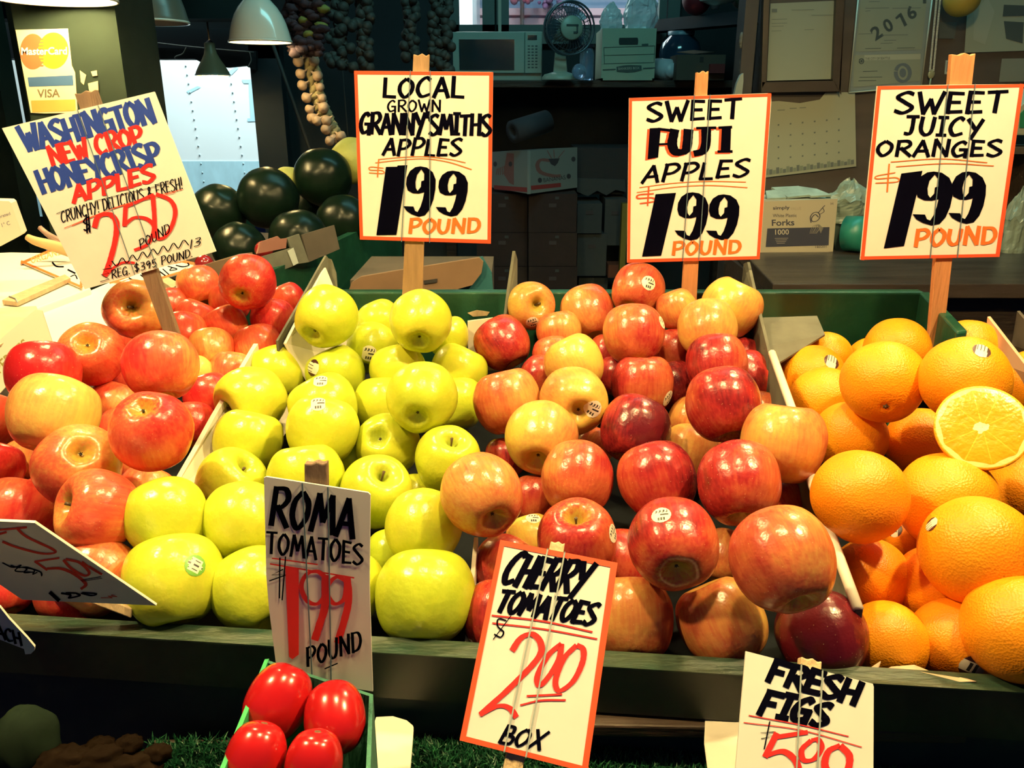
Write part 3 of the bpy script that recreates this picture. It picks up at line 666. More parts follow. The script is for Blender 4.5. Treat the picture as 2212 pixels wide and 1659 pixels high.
        for a in range(G):
            for b in range(G):
                x, y = ((a+.5)/G*2-1), ((b+.5)/G*2-1); rr_ = math.hypot(x, y)
                sq = style == 'q'
                if (rr_ > 1 and not sq) or (sq and abs(x) > .8): continue
                fs.append((pt(a, b), pt(a+1, b), pt(a+1, b+1), pt(a, b+1)))
                base = 0
                if style in 'wq':
                    if y > .2 and y < .75 and abs(x) < .62: base = 1 if (a*7+b//3*5) % 4 in (0, 3) and b % 6 > 1 else 0
                    if -.12 < y < .12 and -.1 < x < .7: base = 1
                    if -.7 < y < -.38 and abs(x) < .45 and a % 3 != 0: base = 1
                elif style == 'g':
                    base = 2 if (abs(x) > .55 or abs(y) > .62) and not (abs(y) < .2 and abs(x) < .7) else (1 if b % 5 in (0, 1) and (a % 9) < 6 and abs(y) < .5 else 0)
                elif style == 'k':
                    base = 3 if abs(y) > .42 else (1 if abs(abs(x)-.25) < .13 and abs(y) < .34 else 0)
                elif style == 'o': base = 3 if abs(x) > .62 else (1 if a % 4 == 1 and y > -.1 else 0)
                mi.append(base)
        child('sticker', vs, fs, [m_st_w, m_st_k, m_st_g, m_st_r], mi)
    return o
if 1: print('R', [(k, [round(float(x)*1000) for x in R[:n][[r[0] == k for r in rows[:n]]]]) for k in 'HGFO'])
FR = [place(i) for i in range(n)]
# ---- the halved orange, cut face up
hx, hy, hr = 2121, 924, 92
hd = F*.0415/hr; hc = P(hx, hy, hd)
def cut_mat():
    m, nt, b, N, L = nodes('orange_flesh')
    tc = N('ShaderNodeTexCoord'); s = N('ShaderNodeSeparateXYZ'); L(tc.outputs['Object'], s.inputs[0])
    def mth(op, a, c=0.0, d=None):
        x = N('ShaderNodeMath'); x.operation = op
        for i, q in enumerate((a, c, d)):
            if q is None: continue
            if isinstance(q, (int, float)): x.inputs[i].default_value = q
            else: L(q, x.inputs[i])
        return x.outputs[0]
    r = mth('DIVIDE', mth('SQRT', mth('ADD', mth('MULTIPLY', s.outputs['X'], s.outputs['X']), mth('MULTIPLY', s.outputs['Y'], s.outputs['Y']))), .0415)
    a = mth('ARCTAN2', s.outputs['Y'], s.outputs['X'])
    nz = N('ShaderNodeTexNoise'); nz.inputs['Scale'].default_value = 160; L(tc.outputs['Object'], nz.inputs['Vector'])
    seg = mth('MULTIPLY', mth('ABSOLUTE', mth('SINE', mth('MULTIPLY', a, 5))), r)      # ten segments
    mem = mth('LESS_THAN', mth('ADD', seg, mth('MULTIPLY_ADD', nz.outputs['Fac'], .12, -.06)), .055)
    core = mth('LESS_THAN', mth('ADD', r, mth('MULTIPLY_ADD', nz.outputs['Fac'], .3, -.15)), .15)
    rim = mth('GREATER_THAN', mth('ADD', r, mth('MULTIPLY', mth('POWER', mth('ABSOLUTE', mth('COSINE', mth('MULTIPLY', a, 5))), 4), -.05)), .865)
    cr = N('ShaderNodeValToRGB'); cr.color_ramp.elements[0].color = (.80, .30, .006, 1); cr.color_ramp.elements[1].color = (.86, .40, .010, 1); L(nz.outputs['Fac'], cr.inputs[0])
    col = cr.outputs[0]
    for fac, c, k in ((mem, (.90, .55, .05), .6), (core, (.92, .80, .45), 1), (rim, (.92, .72, .26), 1)):
        x = N('ShaderNodeMix'); x.data_type = 'RGBA'; L(mth('MULTIPLY', fac, k), x.inputs[0]); L(col, x.inputs[6]); x.inputs[7].default_value = (*c, 1); col = x.outputs[2]
    L(col, b.inputs['Base Color']); b.inputs['Roughness'].default_value = .3
    bp = N('ShaderNodeBump'); bp.inputs['Strength'].default_value = .5; bp.inputs['Distance'].default_value = .002; L(nz.outputs['Fac'], bp.inputs['Height']); L(bp.outputs[0], b.inputs['Normal'])
    return m
m_peel2 = M('cut_orange_peel', (.90, .40, .012), .42, None, (170, .25))
t = -ray(hx, hy).normalized(); rt = UPV.cross(t).normalized(); up = t.cross(rt)
hn = (t*.93+up*.30+rt*.14).normalized(); rot = hn.to_track_quat('Z', 'Y').to_matrix().to_4x4()
def local_obj(name, mb, parent=None, mw=None):
    me = bpy.data.meshes.new(name); me.from_pydata(mb.v, [], mb.f)
    for m in mb.mats: me.materials.append(m)
    me.polygons.foreach_set('material_index', mb.m); me.polygons.foreach_set('use_smooth', mb.sm); me.update()
    bm = bmesh.new(); bm.from_mesh(me); bmesh.ops.remove_doubles(bm, verts=bm.verts, dist=1e-7); bmesh.ops.recalc_face_normals(bm, faces=bm.faces); bm.to_mesh(me); bm.free()
    o = bpy.data.objects.new(name, me); C.objects.link(o)
    if parent is not None: o.parent = parent
    if mw is not None: o.matrix_world = mw
    return o
hr_ = .0425
hb = MB(); hb.lathe([(hr_*math.cos(a), -hr_*.93*math.sin(a)+.002) for a in np.linspace(0, math.pi/2-.02, 14)]+[], m_peel2, n=48); hb.lathe([(hr_*.955, .0022), (hr_, .002)], m_peel2, n=48)
ho = local_obj('halved_orange', hb, mw=Matrix.Translation(hc) @ rot)
tag(ho, 'halved orange with its juicy cut face up, set among the whole oranges', 'orange', None)
fb = MB(); fb.lathe([(.0003, .0021), (.02, .0024), (hr_*.94, .0024), (hr_*.97, .0018)], cut_mat(), n=64); local_obj('cut_face', fb, ho)
# ---------------------------------------------------------------- hand-lettered price signs
V_ = (0, -1, 0)
c = Card(915, 340, 1.15, (0, -1, 0), (740, 120, 3.95))
q = [(98, 130), (1272, 140), (1285, 150), (1265, 1605), (148, 1570)]; c.board(q, .003, m_card); c.border([(98, 130), (1285, 142), (1265, 1605), (148, 1570)], 32, m_border)
c.word('LOCAL', (345, 352), (1030, 357), (10, -165), 36, m_black); c.word('GROWN', (385, 478), (838, 478), (0, -98), 18, m_black)
c.word("GRANNY'SMITHS", (150, 662), (1262, 680), (8, -172), 36, m_black, gap=.10); c.word('APPLES', (345, 848), (1005, 855), (25, -140), 31, m_black)
c.ribbon([(278, 915), (480, 892), (700, 880), (900, 908), (1102, 972)], 9, m_orange, True); c.ribbon([(310, 885), (500, 868), (700, 862), (900, 882), (1050, 914)], 8, m_orange, True)
c.ribbon([(350, 960), (240, 950), (235, 975), (335, 980), (345, 1005), (225, 1000)], 9, m_orange, True); c.ribbon([(308, 885), (298, 1035)], 11, m_orange)
c.fill([(370, 950), (465, 948), (470, 938), (553, 935), (460, 1530), (288, 1533)], m_black); c.nine(520, 945, 795, 1375, m_black); c.nine(795, 982, 1070, 1374, m_black)
c.word('POUND', (565, 1515), (1160, 1512), (10, -118), 32, m_orange)
SG = sign('white price sign for local granny smith apples on a wooden stake', c, [(893, 117), (927, 117), (912, 648), (868, 648)], m_stake, [((578, 133), (503, 1585)), ((748, 133), (742, 1592))], m_band)
c = Card(1510, 385, 1.15, (0, -1, 0.0), (1330, 160, 3.95))
q = [(115, 205), (1300, 163), (1326, 172), (1328, 230), (1228, 1580), (98, 1610)]; c.board(q, .003, m_card); c.border([(115, 205), (1328, 165), (1228, 1580), (98, 1610)], 27, m_border)
c.word('SWEET', (262, 405), (1060, 372), (10, -160), 36, m_black)
for m, dd in ((m_border, (-20, 8)), (m_black, (0, 0))):
    st = random.getstate(); random.seed(3)
    c.fill([(290+dd[0], 462+dd[1]), (385+dd[0], 458+dd[1]), (362+dd[0], 712+dd[1]), (272+dd[0], 728+dd[1])], m)
    c.ribbon([(370+dd[0], 470+dd[1]), (470+dd[0], 482+dd[1])], 34, m); c.ribbon([(365+dd[0], 600+dd[1]), (450+dd[0], 596+dd[1])], 26, m)
    c.ribbon([(505+dd[0], 470+dd[1]), (482+dd[0], 600+dd[1]), (520+dd[0], 665+dd[1]), (600+dd[0], 640+dd[1]), (622+dd[0], 470+dd[1])], 84, m, True)
    c.ribbon([(695+dd[0], 462+dd[1]), (850+dd[0], 458+dd[1])], 34, m); c.ribbon([(772+dd[0], 470+dd[1]), (768+dd[0], 600+dd[1]), (735+dd[0], 660+dd[1]), (665+dd[0], 680+dd[1])], 84, m, True)
    c.fill([(905+dd[0], 455+dd[1]), (985+dd[0], 450+dd[1]), (978+dd[0], 655+dd[1]), (895+dd[0], 660+dd[1])], m)
    c.ribbon([(885+dd[0], 458+dd[1]), (985+dd[0], 452+dd[1])], 34, m); c.ribbon([(875+dd[0], 662+dd[1]), (990+dd[0], 660+dd[1])], 30, m); random.setstate(st)
c.word('APPLES', (225, 930), (1125, 868), (35, -140), 33, m_black)
c.ribbon([(202, 968), (500, 930), (800, 915), (1112, 921)], 9, m_orange, True); c.ribbon([(180, 1010), (500, 965), (800, 950), (1125, 968)], 9, m_orange, True)
c.ribbon([(325, 1020), (200, 1030), (190, 1060), (310, 1055), (330, 1085), (205, 1105)], 16, m_border, True); c.ribbon([(282, 965), (272, 1122)], 13, m_border)
c.fill([(340, 1025), (515, 1013), (388, 1550), (225, 1558)], m_black); c.nine(503, 1008, 792, 1420, m_black); c.nine(772, 1026, 1056, 1416, m_black)
c.word('POUND', (482, 1540), (1055, 1528), (10, -110), 30, m_orange)
SF = sign('white price sign for sweet fuji apples on an orange wooden stake', c, [(1505, 156), (1531, 153), (1503, 690), (1470, 690)], m_stake_o, [((672, 183), (572, 1590)), ((806, 180), (710, 1583))], m_band)
c = Card(2030, 370, 1.08, (0, -1, 0.0), (1652, 0, 3.95))
def zb(p): return ((1560+p[0]/3.385-1652)*3.95, (360+p[1]/3.385)*3.95)
q = [(962, 735), (1585, 722), (2212, 718), (2003, 2192), (817, 2217)]; c.board(q, .003, m_card); c.border([(962, 735), (2212, 718), (2003, 2192), (817, 2217)], 30, m_border)
c.word('SWEET', (1100, 968), (2040, 955), (30, -172), 40, m_black); c.word('JUICY', (1185, 1145), (1840, 1165), (25, -150), 38, m_black); c.word('ORANGES', (950, 1330), (2015, 1332), (20, -130), 34, m_black)
c.ribbon([(1075, 1382), (1500, 1355), (1900, 1387)], 10, m_orange, True); c.ribbon([(1120, 1422), (1550, 1395), (1955, 1415)], 10, m_orange, True)
c.ribbon([(1115, 1472), (960, 1500), (960, 1525), (1120, 1515), (1130, 1550), (945, 1562)], 12, m_orange, True); c.ribbon([(1062, 1400), (1045, 1635)], 13, m_orange)
c.fill([zb(p) for p in [(1310, 50), (1465, 30), (1330, 580), (1182, 598)]], m_black)
a, b = zb((1392, 35)), zb((1688, 430)); c.nine(*a, *b, m_black); a, b = zb((1655, 35)), zb((1930, 418)); c.nine(*a, *b, m_black)
c.word('POUND', zb((1405, 580)), zb((1990, 562)), (18, -140), 38, m_orange)
SO = sign('white price sign for sweet juicy oranges on a reddish wooden stake', c, [(2056, 117), (2108, 115), (2034, 770), (2004, 770)], m_stake_o, [((1565, 724), zb((1523, 663))), ((1797, 722), zb((1722, 660)))], m_band)
# Washington honeycrisp sign, leaning sideways
c = Card(230, 400, 1.05, (0, -1, 0.05), (0, 180, 3.606))
q = [(15, 350), (1200, 65), (1680, 1310), (660, 1605)]; c.board(q, .003, m_card)
c.word('WASHINGTON', (200, 530), (1215, 300), (-62, -178), 44, m_blue, gap=.12); c.word('NEW CROP', (410, 640), (1130, 472), (-50, -145), 36, m_red, gap=.14)
c.word('HONEYCRISP', (335, 855), (1270, 612), (-62, -158), 42, m_blue, gap=.12); c.word('APPLES', (575, 928), (1205, 755), (-12, -125), 38, m_red, gap=.16)
c.word('CRUNCHY! DELICIOUS & FRESH!', (482, 1085), (1425, 820), (-14, -88), 9, m_black, gap=.2)
c.ribbon([(440, 1015), (565, 965)], 6, m_black); c.ribbon([(740, 915), (1350, 770)], 6, m_black); c.ribbon([(500, 1128), (900, 970), (1365, 850)], 7, m_border, True); c.ribbon([(560, 1110), (950, 950), (1420, 826)], 7, m_border, True)
c.word('$', (650, 1160), (705, 1140), (-5, -110), 13, m_black); c.ribbon([(690, 1035), (700, 1160)], 12, m_black)
c.ribbon([(735, 1125), (765, 1040), (850, 1020), (905, 1080), (900, 1210), (860, 1370), (815, 1500)], 46, m_red, True); c.ribbon([(820, 1505), (885, 1435), (960, 1395), (1050, 1398)], 24, m_red, True)
c.ribbon([(1190, 868), (975, 965)], 34, m_red); c.ribbon([(978, 965), (970, 1105)], 36, m_red); c.ribbon([(970, 1100), (1050, 1045), (1150, 1060), (1200, 1130), (1150, 1250), (1045, 1300)], 34, m_red, True)
c.ribbon([(1190, 870), (1200, 1000), (1215, 1180), (1270, 1205), (1335, 1120), (1365, 1000), (1325, 910), (1215, 862)], 36, m_red, True)
c.word('POUND', (1092, 1290), (1325, 1165), (-12, -72), 9, m_black); c.word('REG. $395 POUND.', (872, 1520), (1500, 1350), (-5, -62), 9, m_black)
c.ribbon([(870+i*40, 1405-i*11.5+(28 if i % 2 else -22)) for i in range(16)], 9, m_black, True); c.word('13', (1475, 1290), (1560, 1260), (10, -70), 9, m_black)
c.ribbon([(780, 1545), (850, 1525), (790, 1490), (850, 1480), (800, 1450), (870, 1440), (850, 1415)], 9, m_black)
SW = sign('tilted white sign for Washington new crop honeycrisp apples on a brown stake', c, [(160, 202), (205, 193), (392, 742), (361, 742)], m_stake_d, [((600, 205), (1048, 1490)), ((762, 172), (1222, 1440))], m_band, bw=1.2)
# Roma tomato sign, upright behind the tomato basket
c = Card(690, 1260, .59, (.05, -1, .17), (440, 980, 2.443))
q = [(318, 127), (330, 122), (868, 206), (880, 218), (875, 700), (893, 1255), (640, 1215), (382, 1115), (345, 820), (330, 640)]; c.board(q, .0022, m_card)
c.word('ROMA', (348, 372), (785, 445), (25, -195), 32, m_black, gap=.2); c.word('TOMATOES', (330, 522), (838, 588), (4, -112), 17, m_black, gap=.2)
c.ribbon([(352, 582), (792, 655)], 10, m_red); c.ribbon([(362, 552), (600, 585)], 9, m_red)
c.ribbon([(420, 610), (360, 640), (435, 640), (345, 672)], 9, m_black); c.ribbon([(402, 550), (400, 762)], 7, m_black); c.ribbon([(432, 545), (414, 772)], 7, m_black)
c.fill([(430, 595), (502, 605), (502, 1060), (468, 1085), (450, 1072)], m_red)
c.ribbon([(640, 650), (600, 622), (545, 635), (515, 700), (545, 775), (600, 792), (640, 740), (640, 650)], 26, m_red, True); c.ribbon([(642, 640), (640, 800), (612, 900), (585, 985)], 42, m_red, True)
c.ribbon([(750, 670), (705, 650), (662, 685), (655, 745), (690, 792), (738, 770), (752, 700), (750, 670)], 26, m_red, True); c.ribbon([(755, 650), (765, 770), (742, 880), (705, 1000)], 40, m_red, True)
c.word('POUND', (545, 1125), (830, 1035), (-5, -100), 16, m_black); c.ribbon([(640, 1135), (705, 1107)], 9, m_black)
SR = sign('narrow white price sign for Roma tomatoes standing behind the tomato basket', c, [(657, 1001), (706, 999), (712, 1530), (664, 1530)], m_stake_d, [((520, 160), (572, 1195)), ((655, 182), (672, 1218))], m_band, bw=2.6)
# cherry tomato sign, leaning back and sideways
c = Card(1165, 1420, .575, (.04, -1, 1.0), (900, 1140, 3.197))
q = [(578, 83), (1388, 242), (1180, 1690), (296, 1468)]; c.board(q, .0022, m_card); c.border(q, 40, m_border)
c.word('CHERRY', (580, 378), (1130, 462), (105, -205), 46, m_black, gap=.12); c.word('TOMATOES', (535, 575), (1215, 670), (65, -140), 38, m_black, gap=.10)
c.ribbon([(518, 605), (870, 645), (1215, 720)], 15, m_red, True); c.ribbon([(522, 658), (880, 700), (1248, 768)], 14, m_red, True)
c.ribbon([(620, 640), (565, 630), (560, 680), (600, 720), (580, 755), (535, 735)], 12, m_black, True); c.ribbon([(650, 610), (530, 770)], 8, m_black)
c.ribbon([(658, 850), (720, 762), (800, 735), (858, 800), (838, 900), (650, 1100), (440, 1290)], 48, m_red, True); c.ribbon([(435, 1292), (560, 1232), (640, 1245), (690, 1310)], 42, m_red, True)
c.ribbon([(1000, 800), (910, 880), (835, 1020), (850, 1090), (925, 1010), (985, 900), (1000, 800)], 42, m_red, True); c.ribbon([(1105, 810), (1020, 900), (960, 1050), (985, 1125), (1080, 1060), (1145, 930), (1150, 840), (1105, 810)], 42, m_red, True)
c.ribbon([(765, 1162), (1000, 1150)], 20, m_red); c.ribbon([(715, 1225), (860, 1192), (1030, 1190)], 18, m_red, True); c.word('BOX', (565, 1480), (850, 1535), (62, -120), 26, m_black)
SC = sign('red-bordered white price sign for boxes of cherry tomatoes, leaning over the turf', c, [(1190, 1168), (1221, 1172), (1124, 1690), (1080, 1690)], m_stake_l, [((905, 150), (605, 1545)), ((1022, 172), (755, 1582))], m_band2, bw=3.4)
# fresh fig sign
c = Card(1745, 1560, .575, (-.02, -1, .9), (1400, 1300, 2.724))
q = [(575, 290), (1322, 482), (1328, 500), (1325, 1150), (500, 1150)]; c.board(q, .0022, m_card)
c.word('FRESH', (695, 462), (1215, 605), (50, -118), 44, m_black, gap=.14); c.word('FIGS', (645, 655), (1040, 735), (58, -125), 46, m_black, gap=.2)
c.ribbon([(592, 668), (900, 725), (1180, 792)], 8, m_red, True); c.ribbon([(562, 710), (900, 755), (1258, 855)], 7, m_red, True)
c.ribbon([(750, 765), (662, 770), (745, 790), (665, 805)], 8, m_black); c.ribbon([(716, 705), (684, 865)], 8, m_black)
c.ribbon([(930, 768), (760, 795)], 40, m_red); c.ribbon([(755, 780), (692, 905)], 42, m_red); c.ribbon([(692, 905), (790, 880), (855, 920), (885, 980), (870, 1040)], 42, m_red, True)
c.ribbon([(960, 815), (905, 870), (915, 930), (975, 925), (1020, 860), (1000, 812), (960, 815)], 36, m_red, True); c.ribbon([(1130, 845), (1062, 880), (1040, 960), (1080, 1010), (1165, 1000), (1185, 910), (1130, 845)], 44, m_red, True)
SI = sign('white price sign for fresh figs with a splintered stake top', c, [(1731, 1418), (1776, 1428), (1755, 1720), (1708, 1720)], m_stake_l, [((903, 372), (868, 1140)), ((1028, 405), (990, 1140))], m_band2, bw=3.0)
# sign leaning forward at the end of the honeycrisps, seen from its shaded side
A, B, D_ = P(75, 1130, .60), P(338, 1308, .685), P(48, 1296, .665)
nr = (B-A).cross(D_-A).normalized(); nr = nr if nr.dot(A-CAM) < 0 else -nr
c = Card(75, 1130, .60, nr, (0, 960, 3.95))
q = [(295, 670), (1335, 1375), (190, 1325), (-850, 620)]; c.board(q, .0022, m_card)
c.ribbon([(-60, 735), (160, 715), (230, 708)], 26, m_red, True); c.ribbon([(140, 712), (230, 790), (440, 890), (465, 925), (350, 930), (150, 880), (20, 830)], 24, m_red, True); c.ribbon([(-20, 770), (50, 750)], 30, m_red)
c.ribbon([(500, 970), (300, 1000)], 24, m_red); c.ribbon([(300, 1000), (400, 1070)], 22, m_red); c.ribbon([(400, 1060), (520, 1060), (640, 1110), (730, 1190), (690, 1235)], 30, m_red, True)
c.ribbon([(540, 985), (610, 1060), (720, 1120), (760, 1090), (680, 1010), (560, 980)], 26, m_red, True); c.ribbon([(700, 1000), (780, 1060), (870, 1110), (760, 1040)], 18, m_red, True)
c.ribbon([(690, 1160), (860, 1130)], 8, m_black); c.ribbon([(700, 1168), (870, 1142)], 7, m_black)
for k in range(4): c.ribbon([(20+k*70, 1010+k*22), (110+k*40, 1050), (180+k*55, 1030+k*20), (130+k*75, 1080+k*14), (260+k*30, 1090)], 12, m_black, True)
c.ribbon([(430, 1265), (500, 1330)], 34, m_black); c.ribbon([(520, 1270), (600, 1285), (590, 1310), (680, 1290), (640, 1270), (560, 1268)], 20, m_black, True); c.ribbon([(690, 1270), (780, 1290), (820, 1275), (700, 1265)], 16, m_black, True); c.ribbon([(860, 1310), (960, 1310), (920, 1295), (1000, 1300), (950, 1285)], 9, m_red)
st_ = [(228, 1302), (262, 1306), (286, 1336), (222, 1312)]
t = T('price_sign', 'dark leaning price sign seen from its shaded underside above the front board', 'price sign', c.o, 'price signs'); c.build('card', t)
mb = MB(); mb.slab([P(-60, 1180, .70), P(-60, 1205, .70), P(283, 1336, .735), P(286, 1315, .735)], .008, m_stake_l); mb.build('stake', t, bevel=.001)
# corner of another sign at the picture edge
c = Card(40, 1360, .56, (.25, -1, -.25), (0, 1240, 3.95))
c.board([(-420, 100), (0, 285), (75, 380), (230, 545), (298, 625), (295, 650), (262, 682), (215, 685), (205, 640), (0, 560), (-420, 420)], .002, m_card)
c.word('EACH', (-80, 520), (190, 610), (-25, -110), 22, m_black, gap=.1)
t = T('price_sign', 'curled lower corner of a shaded sign lettered each, below the leaning sign', 'price sign', c.o, 'price signs'); c.build('card', t)
mb = MB(); mb.slab([P(-150, 1250, .575), P(-120, 1250, .575), P(-100, 1480, .59), P(-130, 1480, .59)], .008, m_stake_l); mb.build('stake', t)
# ---------------------------------------------------------------- the hall
def pxbox(mb, x0, y0, x1, y1, Y, dep, m):
    """upright box whose front face fills the photo rectangle at distance Y"""
    a, b = PY(x0, y0, Y), PY(x1, y1, Y); ym = (y0+y1)/2
    xa, xb = PY(x0, ym, Y).x, PY(x1, ym, Y).x
    mb.aabb(xa, xb, Y, Y+dep, b.z, a.z, m); return xa, xb, b.z, a.z
YB = 5.25
XJ = PY(566, 250, YB).x; ZT = PY(400, 128, YB).z; XL = PY(20, 300, YB).x; ZB = .55
struct('floor', MB().aabb(-6, 6, -1.2, 9.5, -.06, 0, M('floor_concrete', (.05, .05, .05), .8, (3, .4))))
struct('ceiling', MB().aabb(-6, 6, -.2, YB+.12, 3.55, 3.65, m_ceil))
wl = MB().aabb(-6, XL, YB, YB+.12, 0, 3.55, m_void).aabb(XL, XJ, YB, YB+.12, ZT, 3.55, m_void).aabb(XL, XJ, YB, YB+.12, 0, ZB, m_void)
W1 = (PY(1092, 30, YB).x, PY(1446, 30, YB).x, PY(1200, 60, YB).z); W2 = (PY(985, 30, YB).x, PY(1050, 30, YB).x)
zt = W1[2]+.85
wl.aabb(XJ, W2[0], YB, YB+.12, 0, 3.55, m_void).aabb(W2[0], W1[1], YB, YB+.12, 0, W1[2], m_void).aabb(W2[0], W1[1], YB, YB+.12, zt, 3.55, m_void)
wl.aabb(W2[1], W1[0], YB, YB+.12, W1[2], zt, m_void).aabb(W1[1], 6, YB, YB+.12, 0, 3.55, m_void)
struct('wall_back', wl)
struct('wall_left', MB().aabb(-6.1, -6, -.2, YB+.12, 0, 3.55, m_void)); struct('wall_right', MB().aabb(6, 6.1, -.2, YB+.12, 0, 3.55, m_void))
# frame of the yard opening
fr = MB(); fr.aabb(XJ-.015, XJ+.16, YB-.10, YB-.005, 0, ZT+.1, M('opening_frame_paint', (.030, .045, .055), .6)); fr.aabb(XL-.2, XJ+.16, YB-.10, YB-.005, ZT-.0, ZT+.16, M('opening_frame_paint', 0))
struct('trim_1', fr)
m_wf = M('window_frame_paint', (.10, .15, .14), .5); m_glass = M('window_glass', (.9, .95, .95), .05, trans=1.0, alpha=.15)
for i, (a, b) in enumerate(((W2[0], W2[1]), (W1[0], W1[1])), 1):
    f = MB(); f.aabb(a-.05, a+.02, YB-.06, YB-.002, W1[2]-.06, zt, m_wf).aabb(b-.02, b+.05, YB-.06, YB-.002, W1[2]-.06, zt, m_wf).aabb(a-.05, b+.05, YB-.06, YB-.002, W1[2]-.09, W1[2]+.012, m_wf)
    if i == 2:
        xm = PY(1408, 30, YB).x; f.aabb(PY(1081, 30, YB).x-.012, PY(1081, 30, YB).x+.006, YB-.08, YB-.06, W1[2]-.06, zt, M('pale_trim_paint', (.55, .55, .45), .5))
        f.aabb(PY(1420, 30, YB).x, PY(1436, 30, YB).x, YB-.062, YB-.004, W1[2], zt, m_wf)
    o = struct('window_%d' % i, f); MB().aabb(a+.02, b-.02, YB+.03, YB+.036, W1[2], zt, m_glass).build('pane', o)
# outside: yard floor, street side scenery
struct('ground_1', MB().aabb(-9, 9, YB+.13, 16, -.06, -.001, M('yard_asphalt', (.14, .15, .16), .9, (5, .3))))
def PYt(o): return o
Yf = 8.6
b1 = MB(); m_pk = M('pink_plaster_ledge', (.62, .40, .42), .8); m_fb = M('blue_grey_facade', (.18, .30, .40), .8, (1.8, .6), stretch=(1, 1, .4), col2=(.06, .12, .20))
z1, z2, z3 = PY(1200, 52, Yf).z, PY(1200, 40, Yf).z, PY(1200, 33, Yf).z
b1.aabb(-1.2, 4.5, Yf, Yf+.3, 0, z1-.02, m_pk).aabb(-1.2, 4.5, Yf-.05, Yf+.3, z1-.02, z2, m_pk).aabb(-1.2, 4.5, Yf+.05, Yf+.3, z2, z3, M('mauve_plaster', (.30, .22, .27), .8)).aabb(-1.2, 4.5, Yf-.02, Yf+.3, z3, z3+.06, m_pk).aabb(-1.2, 4.5, Yf+.15, Yf+.3, z3+.06, z3+2.2, m_fb)
tag(b1.build('street_building'), 'pale building with pink ledges seen through the rear window', 'building')
tr = MB(); rr = random.Random(4)
for k in range(60):
    q = PY(rr.uniform(1165, 1215), rr.uniform(-60, 16), Yf-.3); tr.ball(q+Vector((0, rr.uniform(-.1, .1), 0)), rr.uniform(.015, .04), M('mauve_leaves', (.16, .07, .16), .8), 6, 4)
tr.tube([PY(1188, 400, Yf-.3), PY(1186, 20, Yf-.3), PY(1192, -40, Yf-.3)], .02, m_dark)
tag(tr.build('street_tree'), 'small mauve-leaved tree outside the rear window', 'tree')
tr = MB()
for k in range(40):
    q = PY(rr.uniform(1108, 1150), rr.uniform(-60, 4), Yf-.3); tr.ball(q, rr.uniform(.015, .035), M('red_leaves', (.22, .03, .05), .8) if k % 3 == 0 else M('blue_shade_leaves', (.08, .12, .22), .8), 6, 4)
tr.tube([PY(1128, 400, Yf-.3), PY(1128, -20, Yf-.3)], .02, m_dark)
tag(tr.build('street_tree'), 'dark tree with red leaves outside the rear window', 'tree')
# ---- white delivery truck filling the yard opening
Yt = 6.9; c = Card(400, 300, PY(400, 300, Yt).y/ray(400, 300).y, (0, -1, 0), (0, 0, 3.95))
m_trk = M('white_truck_paint', (.80, .88, .88), .45, (1.2, .06)); m_trb = M('pale_blue_band', (.46, .72, .80), .5, (14, .16), stretch=(1, 1, .5)); m_riv = M('rivet_grey', (.35, .5, .52), .5); m_trl = M('pale_blue_letters', (.42, .68, .78), .5)
xr, xl = -.3, -4.9; c.o = Vector((0, Yt, 1.5)); zb_ = PY(500, 348, Yt).z
t = T('delivery_truck', 'white riveted truck body filling the bright yard opening', 'truck', (-2, Yt+.6, 0))
c.mb.aabb(xl, xr, Yt, Yt+1.6, zb_, 3.5, m_trk)
c.mb.aabb(xl, xr, Yt-.004, Yt+1.6, .55, zb_, m_trb)
for x0, x1 in ((1220, 1340), (1585, 1740), (1950, 2100), (2300, 2430), (870, 985)):
    for k in range(16):
        yy = 560+k*76; xx = x0+(x1-x0)*k/15*1.15; q = c.pt((xx, yy), .004); c.mb.ball(q, .007, m_riv, 6, 4)
c.z = (400, 0, 3.95); c.fill([(540, 680), (600, 676), (606, 1035), (560, 1030)], m_trl, .003); c.fill([(480, 680), (600, 676), (600, 712), (500, 712)], m_trl, .0034); c.fill([(530, 1010), (650, 1006), (656, 1034), (534, 1038)], m_trl, .0034)
c.fill([(10, 780), (105, 735), (135, 745), (30, 800)], m_trl, .003); c.fill([(370, 610), (430, 570), (455, 580), (395, 640)], m_trl, .003)
c.z = (0, 0, 3.95); c.fill([(1030, 590), (1120, 540), (1140, 560), (1040, 620)], m_trl, .003)
c.build('body', t)
for x in (-3.6, -1.2):
    wm = MB(); wm.lathe([(.02, -.12), (.42, -.12), (.46, -.08), (.46, .08), (.42, .12), (.02, .12)], m_cord, (x, Yt+.3, .46), (0, 1, 0)); wm.build('wheel', t)
# ---- ceiling beams above the lamps, and the run of cable between them
bmx = MB(); bmx.aabb(-5.8, XJ+.25, 4.55, 4.75, ZT+.16, ZT+.34, m_ceil); struct('trim_2', bmx)
bmx = MB(); bmx.aabb(-4.9, XJ+.2, 4.0, 4.12, ZT+.42, ZT+.54, m_ceil); struct('trim_3', bmx)
cb = MB(); cb.tube(spline([PY(205, 78, 5.1), PY(245, 82, 5.1), PY(340, 93, 5.1), PY(440, 104, 5.1), PY(548, 113, 5.1)], 4), .004, M('pale_cable', (.25, .3, .28), .6), 6); cb.tube(spline([PY(335, 94, 5.1), PY(337, 115, 5.1), PY(328, 124, 5.1)], 4), .004, M('pale_cable', 0), 6); cb.tube(spline([PY(403, 102, 5.1), PY(395, 116, 5.1), PY(380, 122, 5.1), PY(378, 127, 5.1)], 4), .004, M('pale_cable', 0), 6); cb.tube(spline([PY(540, 113, 5.1), PY(543, 130, 5.1), PY(536, 145, 5.1)], 4), .004, M('pale_cable', 0), 6)
